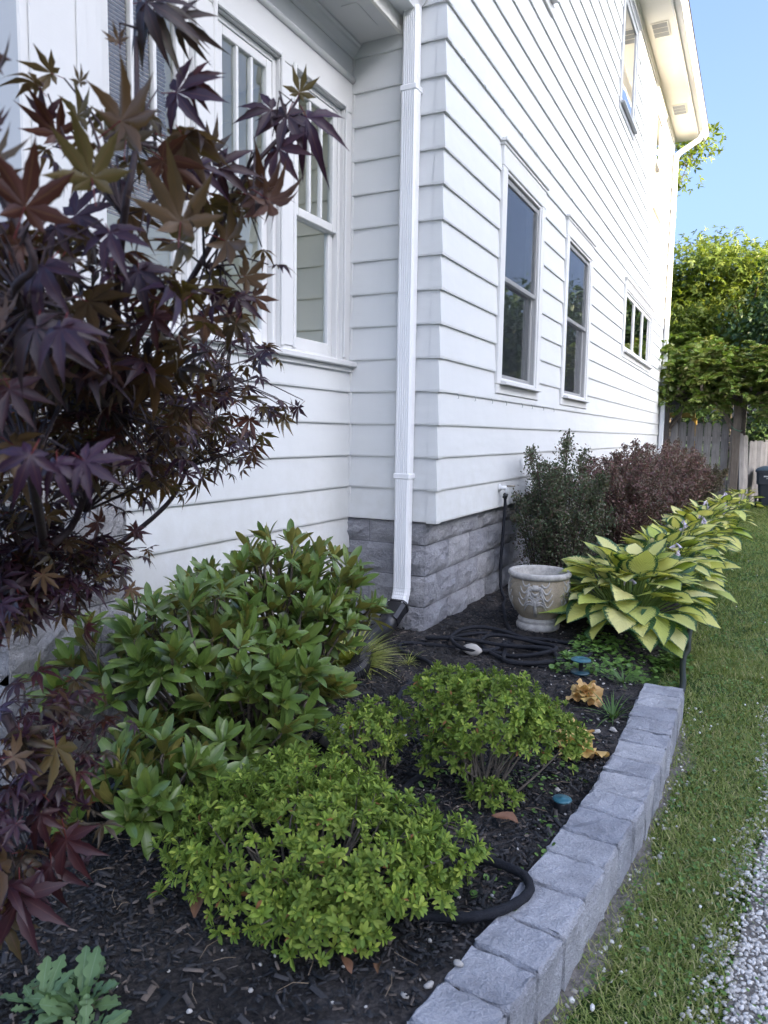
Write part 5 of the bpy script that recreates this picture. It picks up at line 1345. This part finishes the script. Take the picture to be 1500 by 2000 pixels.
for i, (x, y, s, l) in enumerate([(1.245, -1.165, .020, 'pale pebble below the farther coral bells beside the edging'), (1.215, -1.72, .018, 'pale flat pebble by the half buried hose guide'), (1.00, -2.37, .022, 'pale chip of stone lying left of the hose bend'), (1.185, -2.80, .014, 'pale pebble against the nearest edging stones'), (1.30, -1.10, .022, 'longer pale pebble touching the edging stone row')]):
    rock('pebble', (x, y, float(bed_z(x, y))+s*.4), (s*1.0, s*.62, s*.42), l, M_WROCK, 20+i, 'loose pale pebbles in the bed', 'pebble')
rock('pebble', (1.225, -2.72, .028), (.013, .009, .006), 'pale pebble resting on top of an edging stone joint', M_WROCK, 31, 'loose pale pebbles in the bed', 'pebble')
M_DEAD = leafmat('dead_leaf', [(.20, .085, .045), (.15, .075, .04), (.24, .13, .07)], None, .6, .1)
DL = [leaf_mesh('dead_leaf', lf(interp([0, .3, .6, 1], [.02, .2, .22, 0]), 6, 2, 1., .7, .3, .05, s), M_DEAD) for s in range(3)]
for i, (x, y, L, a, l) in enumerate([(1.17, -2.05, .085, 1.9, 'curled reddish brown dead leaf in front of the twiggy azalea'), (.56, -2.86, .085, .5, 'brown dead leaf on the bare mulch left of the largest azalea'), (.66, -2.82, .05, 2.5, 'small brown dead leaf tucked by the largest azalea'), (.34, -2.60, .07, .2, 'tan dead leaf under the low rhododendron leaves'), (1.02, -2.86, .05, 1.0, 'crumpled rusty leaf in the soil before the edging'), (1.06, -2.80, .045, 3.6, 'second rusty leaf fragment in the soil before the edging'), (1.13, -1.30, .06, .6, 'orange brown leaf by the tan coral bells')]):
    o = inst_o = bpy.data.objects.new('dead_leaf', DL[i % 3]); o.location = (x, y, float(bed_z(x, y))+.022); o.rotation_euler = (.5, .3*(i % 3-1), a); o.scale = (L, L, L); C.objects.link(o)
    tag(o, l, 'dead leaf', 'dead leaves on the bed')
mb = MB()
r = np.random.default_rng(61)
for i in range(130):
    x = r.uniform(.0, 1.25); y = r.uniform(-3.5, -.6)
    if x > st_x(y)-.1: continue
    a = r.uniform(0, 6.28); L = r.uniform(.02, .08); z = float(bed_z(x, y))+.018
    mb.tube([(x, y, z), (x+L*.5*math.cos(a), y+L*.5*math.sin(a), z+r.uniform(0, .012)), (x+L*math.cos(a+.2), y+L*math.sin(a+.2), z)], [.0012, .001, .0007], 4, caps=False)
o = mb.build('twig_litter', simple('dry_twig', (.20, .15, .10), .9, .3, 40), None, False); o['kind'] = 'stuff'

# ------------------------------------------------------------------ fence, pergola, bin
def wood_mat(name, col):
    k = NT(name); rr = k.n('ObjectInfo').outputs['Random']
    g = k.noise(1, 5, .65, k.co('Position', (60, 60, 2.2)), .6); b = k.noise(5, 4, .6, k.co('Position'))
    c = k.ramp(g, [(.3, tuple(x*.55 for x in col)), (.6, col), (.8, tuple(x*1.25 for x in col))])
    c = k.mix(k.mapr(b, .45, .75, 0, .6), c, tuple(x*.5 for x in col)); c = k.mix(1., c, k.ramp(rr, [(0, (.55, .55, .58)), (1, (1.2, 1.15, 1.1))]), 'MULTIPLY')
    k.bump(g, .5, .008); return k.set(c, .9, .2)
M_FENCE = wood_mat('grey_cedar', (.48, .455, .43)); M_POST = wood_mat('brown_post', (.27, .23, .19))
FY = 11.85
fence = empty('board_fence', (.7, FY, 0)); tag(fence, 'weathered grey dog eared board fence joining the house corner', 'fence')
def board(parent, p, ux, w, h, z0, name='board', lean=0.):
    ux = np.array(ux, float); uy = np.array([-ux[1], ux[0], 0]); mb = MB(); c = .036; t = .018
    prof = [(0, z0), (w, z0), (w, h-c*1.4), (w-c, h), (c, h), (0, h-c*1.4)]
    vs = [np.array(p)+ux*a+np.array([0, 0, b])+uy*s+uy*lean*b for s in (0, t) for a, b in prof]
    n = 6; fs = [tuple(range(n)), tuple(range(2*n-1, n-1, -1))]+[(i, n+i, n+(i+1) % n, (i+1) % n) for i in range(n)]
    mb.add(vs, fs); return mb.build(name, M_FENCE, parent)
r = np.random.default_rng(17); x = .02
while x < 1.30:
    w = r.uniform(.135, .15); board(fence, (x, FY+r.uniform(-.006, .006), 0), (1, 0, 0), w, 1.60-.05*(x/1.3)+r.uniform(-.02, .02), -.12); x += w+r.uniform(.012, .022)
for z in (.35, 1.2):
    mb = MB(); mb.bbox((.0, FY+.026, z), (1.3, FY+.064, z+.09), .006); mb.build('rail', M_FENCE, fence)
gate = empty('gate', (1.55, 12.1, 0)); tag(gate, 'narrow leaning grey fence panel right of the pergola post', 'gate')
for i in range(2): board(gate, (1.515+.075*i, 12.02+.10*i, 0), (.6, .8, 0), .125, 1.36-.03*i, -.1, 'board', .06)
side_f = empty('board_fence', (1.8, 13.2, 0)); tag(side_f, 'lower grey board fence running back behind the trash bin', 'fence')
for i in range(22): board(side_f, (1.64+.075*i*.55, 12.75+.14*i*1.0, 0), (.36, .93, 0), .14, 1.22+r.uniform(-.03, .03), -.1)
perg = empty('pergola', (.75, 11.9, 0)); tag(perg, 'wooden pergola with square posts and beams carrying the vine', 'pergola')
for (x, y) in ((.10, 11.62), (1.40, 11.70), (.10, 14.2), (1.45, 14.2)):
    mb = MB(); mb.bbox((x-.07, y-.07, -.15), (x+.07, y+.07, 2.02), .008); mb.build('post', M_POST, perg)
for y in (11.66, 14.2):
    mb = MB(); mb.bbox((-.25, y-.05, 2.021), (2.2, y+.05, 2.15), .008); mb.build('beam', M_POST, perg)
for i in range(6):
    x = -.1+i*.42; mb = MB(); mb.bbox((x, 11.2, 2.152), (x+.045, 14.7, 2.27), .006); mb.build('rafter', M_POST, perg)
for p_, q_ in (((.17, 11.69, 1.45), (.52, 11.69, 2.0)), ((1.33, 11.74, 1.45), (1.0, 11.72, 2.0))):
    mb = MB(); mb.tube([p_, q_], .045, 4, smooth=False); mb.build('brace', M_POST, perg)
mb = MB(); mb.tube(smooth_path([(1.30, 11.62, 1.50), (1.36, 11.60, 1.44), (1.46, 11.61, 1.40), (1.49, 11.66, 1.42)], 4), .010, 6)
tag(mb.build('green_cord', simple('green_cord', (.09, .20, .12), .6), None, True, (1.4, 11.6, 1.45)), 'green cord tied around the pergola post', 'cord')
mb = MB(); mb.bbox((-.6, 14.9, 1.74), (.42, 15.0, 1.86), .01); mb.bbox((.34, 14.91, .0), (.46, 15.01, 1.735), .01)
tag(mb.build('play_frame', simple('yellow_wood', (.42, .27, .05), .6, .2), None, True, (0, 15, 0)), 'yellow wooden frame showing over the fence', 'play frame')
shed = empty('shed', (3.6, 19, 0)); tag(shed, 'small outbuilding with a low grey roof beyond the side fence', 'shed')
mb = MB(); mb.box((2.15, 18, -.2), (5, 21, 1.55)); mb.build('wall', simple('shed_wall', (.25, .24, .23), .8), shed)
mb = MB(); mb.add([(1.75, 17.6, 1.55), (5.4, 17.6, 1.55), (5.4, 21.4, 1.55), (1.75, 21.4, 1.55), (3.0, 19.5, 2.25), (4.2, 19.5, 2.25)], [(0, 1, 5, 4), (1, 2, 5), (2, 3, 4, 5), (3, 0, 4), (3, 2, 1, 0)]); mb.build('roof', bpy.data.materials['roof_shingle_grey'], shed)
M_BIN = simple('grey_bin_plastic', (.055, .06, .07), .45, .12, 8)
tb_ = np.array([2.08, 12.75, LAWN_Z]); bn = empty('trash_bin', tuple(tb_)); tag(bn, 'dark grey wheeled trash bin at the right edge by the fence', 'bin')
def tub(mb, zs, ws, ds, c):
    vs = []; n = 0
    for z, w, d in zip(zs, ws, ds):
        k = .05
        ring = [(-w+k, -d), (w-k, -d), (w, -d+k), (w, d-k), (w-k, d), (-w+k, d), (-w, d-k), (-w, -d+k)]
        vs += [(c[0]+a, c[1]+b, c[2]+z) for a, b in ring]; n += 1
    fs = [(i*8+k, i*8+(k+1) % 8, (i+1)*8+(k+1) % 8, (i+1)*8+k) for i in range(n-1) for k in range(8)]+[tuple(range(7, -1, -1)), tuple((n-1)*8+k for k in range(8))]
    mb.add(vs, fs)
mb = MB(); tub(mb, [.06, .48, .481, .72], [.21, .25, .275, .285], [.22, .28, .31, .32], tb_); mb.build('body', M_BIN, bn)
mb = MB(); tub(mb, [.722, .765], [.31, .31], [.345, .345], tb_); mb.build('rim', M_BIN, bn)
mb = MB(); tub(mb, [.767, .80, .84], [.30, .27, .16], [.33, .30, .2], tb_); mb.build('lid', simple('blue_grey_lid', (.09, .14, .18), .45), bn)
for s in (-1, 1):
    mb = MB(); mb.tube([(tb_[0]+s*.24, tb_[1]-.2, LAWN_Z+.11), (tb_[0]+s*.29, tb_[1]-.2, LAWN_Z+.11)], .11, 18); mb.build('wheel', M_BLACK, bn)
mb = MB(); mb.box((tb_[0]-.15, tb_[1]-.322, LAWN_Z+.63), (tb_[0]+.12, tb_[1]-.318, LAWN_Z+.655)); mb.box((tb_[0]-.10, tb_[1]-.322, LAWN_Z+.595), (tb_[0]+.12, tb_[1]-.318, LAWN_Z+.61)); mb.build('marking', M_PLAST, bn)

# ------------------------------------------------------------------ trees and the vine
QL = lf(interp([0, .35, .6, 1], [.06, .34, .34, .0]), 2, 1, 1., .35, .15, 0, 1)
def star():
    V = []; F = []; al = []; ac = []
    for ang, L in ((-70, .75), (0, 1), (70, .75)):
        a = R(ang); k = len(V)
        for p in ((0, 0, 0), (-.2*L, .45*L, .03), (.2*L, .45*L, .03), (0, L, -.12)): V.append((p[0]*math.cos(a)+p[1]*math.sin(a), -p[0]*math.sin(a)+p[1]*math.cos(a), p[2])); al.append(p[1]); ac.append(p[0])
        F.append((k, k+2, k+3, k+1))
    return np.array(V), np.array(F), {'along': np.array(al), 'across': np.array(ac)}
STAR = star()
def tree(base, cc, cr_, ncl, per, ls, label, mat, seed, trunk=.16, clr=.55, leaf=QL, name='tree', limbs=9, cat='tree', low=-.6):
    r = np.random.default_rng(seed); base = np.array(base, float); cc = np.array(cc, float); cr_ = np.array(cr_, float)
    root = empty(name, tuple(base)); tag(root, label, cat)
    mb = MB(); top = cc+np.array([0, 0, cr_[2]*.3])
    sp = smooth_path([base, base*.6+cc*.4+r.normal(0, .1, 3), cc, top], 4); mb.tube(sp, list(np.linspace(trunk, trunk*.25, len(sp))), 9); mb.build('trunk', M_TBARK, root)
    CT = []
    while len(CT) < ncl:
        v = unit(r.normal(0, 1, 3))
        if v[2] < low: continue
        CT.append(cc+cr_*v*r.uniform(.45, 1.0)**.6*(1+.12*math.sin(v[0]*7+seed)*math.cos(v[2]*6)))
    CT = np.array(CT)
    mb = MB()
    for i in r.choice(ncl, min(limbs*3, ncl), replace=False):
        t = r.uniform(.35, .8); a = base*(1-t)+cc*t; e = CT[i]
        mb.tube(smooth_path([a, a*.5+e*.5+np.array([0, 0, -.1]), e], 3), list(np.linspace(trunk*.28, trunk*.06, 7)), 5, caps=False)
    mb.build('limbs', M_TBARK, root, fixn=False)
    P = np.repeat(CT, per, 0); m = len(P); g = r.normal(0, 1, (m, 3)); g *= np.minimum(1, 2.0/np.linalg.norm(g, axis=1, keepdims=True)); P = P+g*clr*np.array([1, 1, .62])
    d = unit(r.normal(0, 1, (m, 3))+np.array([0, 0, -.5])+unit(P-cc)*.6); nn = unit(P-cc)*.5+np.array([0, 0, .9])+r.normal(0, .5, (m, 3))
    o = scatter('crown', leaf, frames(d, nn), P, ls*r.uniform(.7, 1.25, m), mat, root); o['kind'] = 'stuff'
    return root
M_TREE = leafmat('tree_leaf', [(.085, .135, .018), (.13, .185, .026), (.18, .22, .034), (.10, .15, .02)], None, .5, .4)
M_TREED = leafmat('dark_tree_leaf', [(.026, .06, .016), (.042, .085, .022), (.065, .11, .03)], None, .45, .25)
M_VINE = leafmat('vine_leaf', [(.12, .20, .036), (.17, .26, .05), (.22, .24, .07), (.10, .18, .032), (.28, .25, .11)], None, .5, .3)
tree((.9, 26, -.1), (.75, 25.2, 5.2), (3.1, 2.8, 3.0), 150, 84, .21, 'tall sunlit yellow green tree behind the pergola', M_TREE, 501, .22, .55, STAR)
tree((-1.2, 24.4, -.1), (-1.1, 24.0, 4.9), (1.5, 1.6, 2.3), 44, 100, .20, 'smaller sunlit tree close behind the rear downspout', M_TREE, 502, .14, .5, STAR)
tree((3.6, 22.5, -.1), (3.1, 22, 4.6), (2.0, 1.8, 2.0), 60, 100, .18, 'dark green tree at the right picture edge', M_TREED, 503, .16, .5)
tree((-2.0, 14.6, -.1), (-1.5, 14.2, 7.75), (1.75, 1.2, 1.55), 26, 60, .17, 'leafy tree peeking out behind the house corner under the eave', M_TREE, 504, .12, .30, STAR)
# out of frame neighbours of the driveway, reflected in the panes
tree((6.5, 19, -.1), (6.3, 18.6, 3.2), (2.4, 2.4, 2.0), 80, 80, .24, 'dark tree beyond the driveway outside the picture', M_TREED, 505, .2, .6)
tree((10, 30, -.1), (10, 30, 4.2), (4, 4, 3.2), 80, 70, .38, 'large far tree beyond the driveway outside the picture', M_TREED, 506, .28, 1.0)
tree((8.6, 11.0, -.1), (8.6, 11.0, 3.0), (1.8, 2.2, 2.6), 70, 70, .24, 'unseen round tree added beyond the driveway to dapple the sunlight', M_TREED, 507, .16, .6)  # unseen, added to break up the sun falling on fence and pergola
tree((.9, 17.2, -.1), (1.2, 17.2, 1.5), (3.6, .7, 1.4), 70, 80, .15, 'dark hedge behind the board fence and pergola', M_TREED, 508, .08, .35, QL, 'hedge', 6, 'hedge', -.9)
# vine
r = np.random.default_rng(71)
vine = empty('vine', (.3, 13, 0)); tag(vine, 'leafy vine heaped over the pergola roof', 'vine')
mb = MB(); mb.tube(smooth_path([(.25, 12.2, -.1), (.2, 12.1, 1.0), (.35, 12.3, 2.0), (.9, 12.8, 2.5)], 5), list(np.linspace(.06, .03, 16)), 7); mb.build('stem', M_TBARK, vine)
nsp = 900; u = r.uniform(0, 1, nsp); X = r.uniform(-.25, 2.7, nsp); Y = 11.2+r.uniform(0, 1, nsp)**1.5*3.6
Zt = 2.30+.75*r.uniform(0, 1, nsp)**1.2*(1+.3*np.sin(X*3)+.3*np.sin(Y*2)); edge = (Y < 11.8)
Zt = np.where(edge, r.uniform(2.0, 2.95, nsp), Zt)
P = []; D = []; mb = MB()
for i in range(nsp):
    a = r.uniform(0, 6.28); out = np.array([math.cos(a), math.sin(a)-.35, r.uniform(-.7, .8)]); out = unit(out); L = r.uniform(.25, .6); s = np.array([X[i], Y[i], Zt[i]])
    n_ = 17; t = np.linspace(0, 1, n_)[:, None]; q = s+out*L*t+np.array([0, 0, -.35])*L*t*t
    side_ = unit(np.cross(out, [0, 0, 1.]))
    sg = np.where(np.arange(n_) % 2 == 0, 1, -1)[:, None]
    P.append(np.repeat(q, 2, 0)); D.append(np.repeat(out[None], n_*2, 0)*.6+np.concatenate([side_[None]*np.ones((n_, 1)), -side_[None]*np.ones((n_, 1))], 1).reshape(-1, 3)+r.normal(0, .25, (n_*2, 3)))
for pth_ in ([(.05, 11.5, 2.3), (.10, 11.36, 2.1), (.115, 11.33, 1.9)], [(.03, 11.4, 2.5), (.15, 11.2, 2.65), (.17, 11.1, 2.4), (.16, 11.05, 2.1)], [(.1, 11.4, 2.5), (.14, 11.15, 2.9), (.10, 11.05, 3.05)]):
    q = np.array(smooth_path(pth_, 10)); mb.tube(q, .006, 4); m = len(q)*2; P.append(np.repeat(q, 2, 0)+r.normal(0, .03, (m, 3))); D.append(r.normal(0, 1, (m, 3)))
mb.build('shoots', M_TBARK, vine, fixn=False)
P = np.concatenate(P); D = np.concatenate(D); m = len(P)
o = scatter('foliage', QL, frames(D, np.array([0, 0, 1.])+r.normal(0, .4, (m, 3))), P, .115*r.uniform(.7, 1.2, m), M_VINE, vine); o['kind'] = 'stuff'

# ------------------------------------------------------------------ unseen house added across the drive, roofline shaped to shade wall and garden
nb = empty('shade_house', (24, -10, 0)); tag(nb, 'unseen tall hip roofed house added beyond the driveway to shade the garden', 'house')
M_NB = siding_mat('shade_house_siding', (.62, .60, .56))
NX, NY1, NE, NR = 20.0, 3.9, 9.4, 17.5
mb = MB(); mb.box((NX, -26, -.3), (29, NY1-.3, NE)); mb.build('wall', M_NB, nb)
mb = MB(); a, b, c_, d_ = (NX-.4, -26.4, NE), (29.4, -26.4, NE), (29.4, NY1, NE), (NX-.4, NY1, NE); e, f = (24.5, -23, NR), (24.5, -2.4, NR)
mb.add([a, b, c_, d_, e, f], [(0, 1, 4), (1, 2, 5, 4), (2, 3, 5), (3, 0, 4, 5), (3, 2, 1, 0)]); mb.build('roof', bpy.data.materials['roof_shingle_grey'], nb)
mb = MB(); mb.box((NX+.6, NY1-.29, -.3), (28, 7.2, 9.3)); mb.build('rear_wing', M_NB, nb)  # added block, height set for its shadow edge on the far side wall
mb = MB(); mb.box((NX+.3, NY1+.01, 9.31), (28.3, 7.5, 9.5)); mb.build('rear_roof', bpy.data.materials['roof_shingle_grey'], nb)
for y in (-23, -19, -15, -11, -7, -3, 1.0):
    for z in (1.0, 3.9, 6.8):
        mb = MB(); mb.bbox((NX-.05, y-.55, z), (NX-.001, y+.55, z+1.6), .01); w_ = mb.build('window', M_TRIM, nb)
        mb = MB(); mb.box((NX-.056, y-.45, z+.1), (NX-.0505, y+.45, z+1.5)); mb.build('pane', M_DARK, w_)
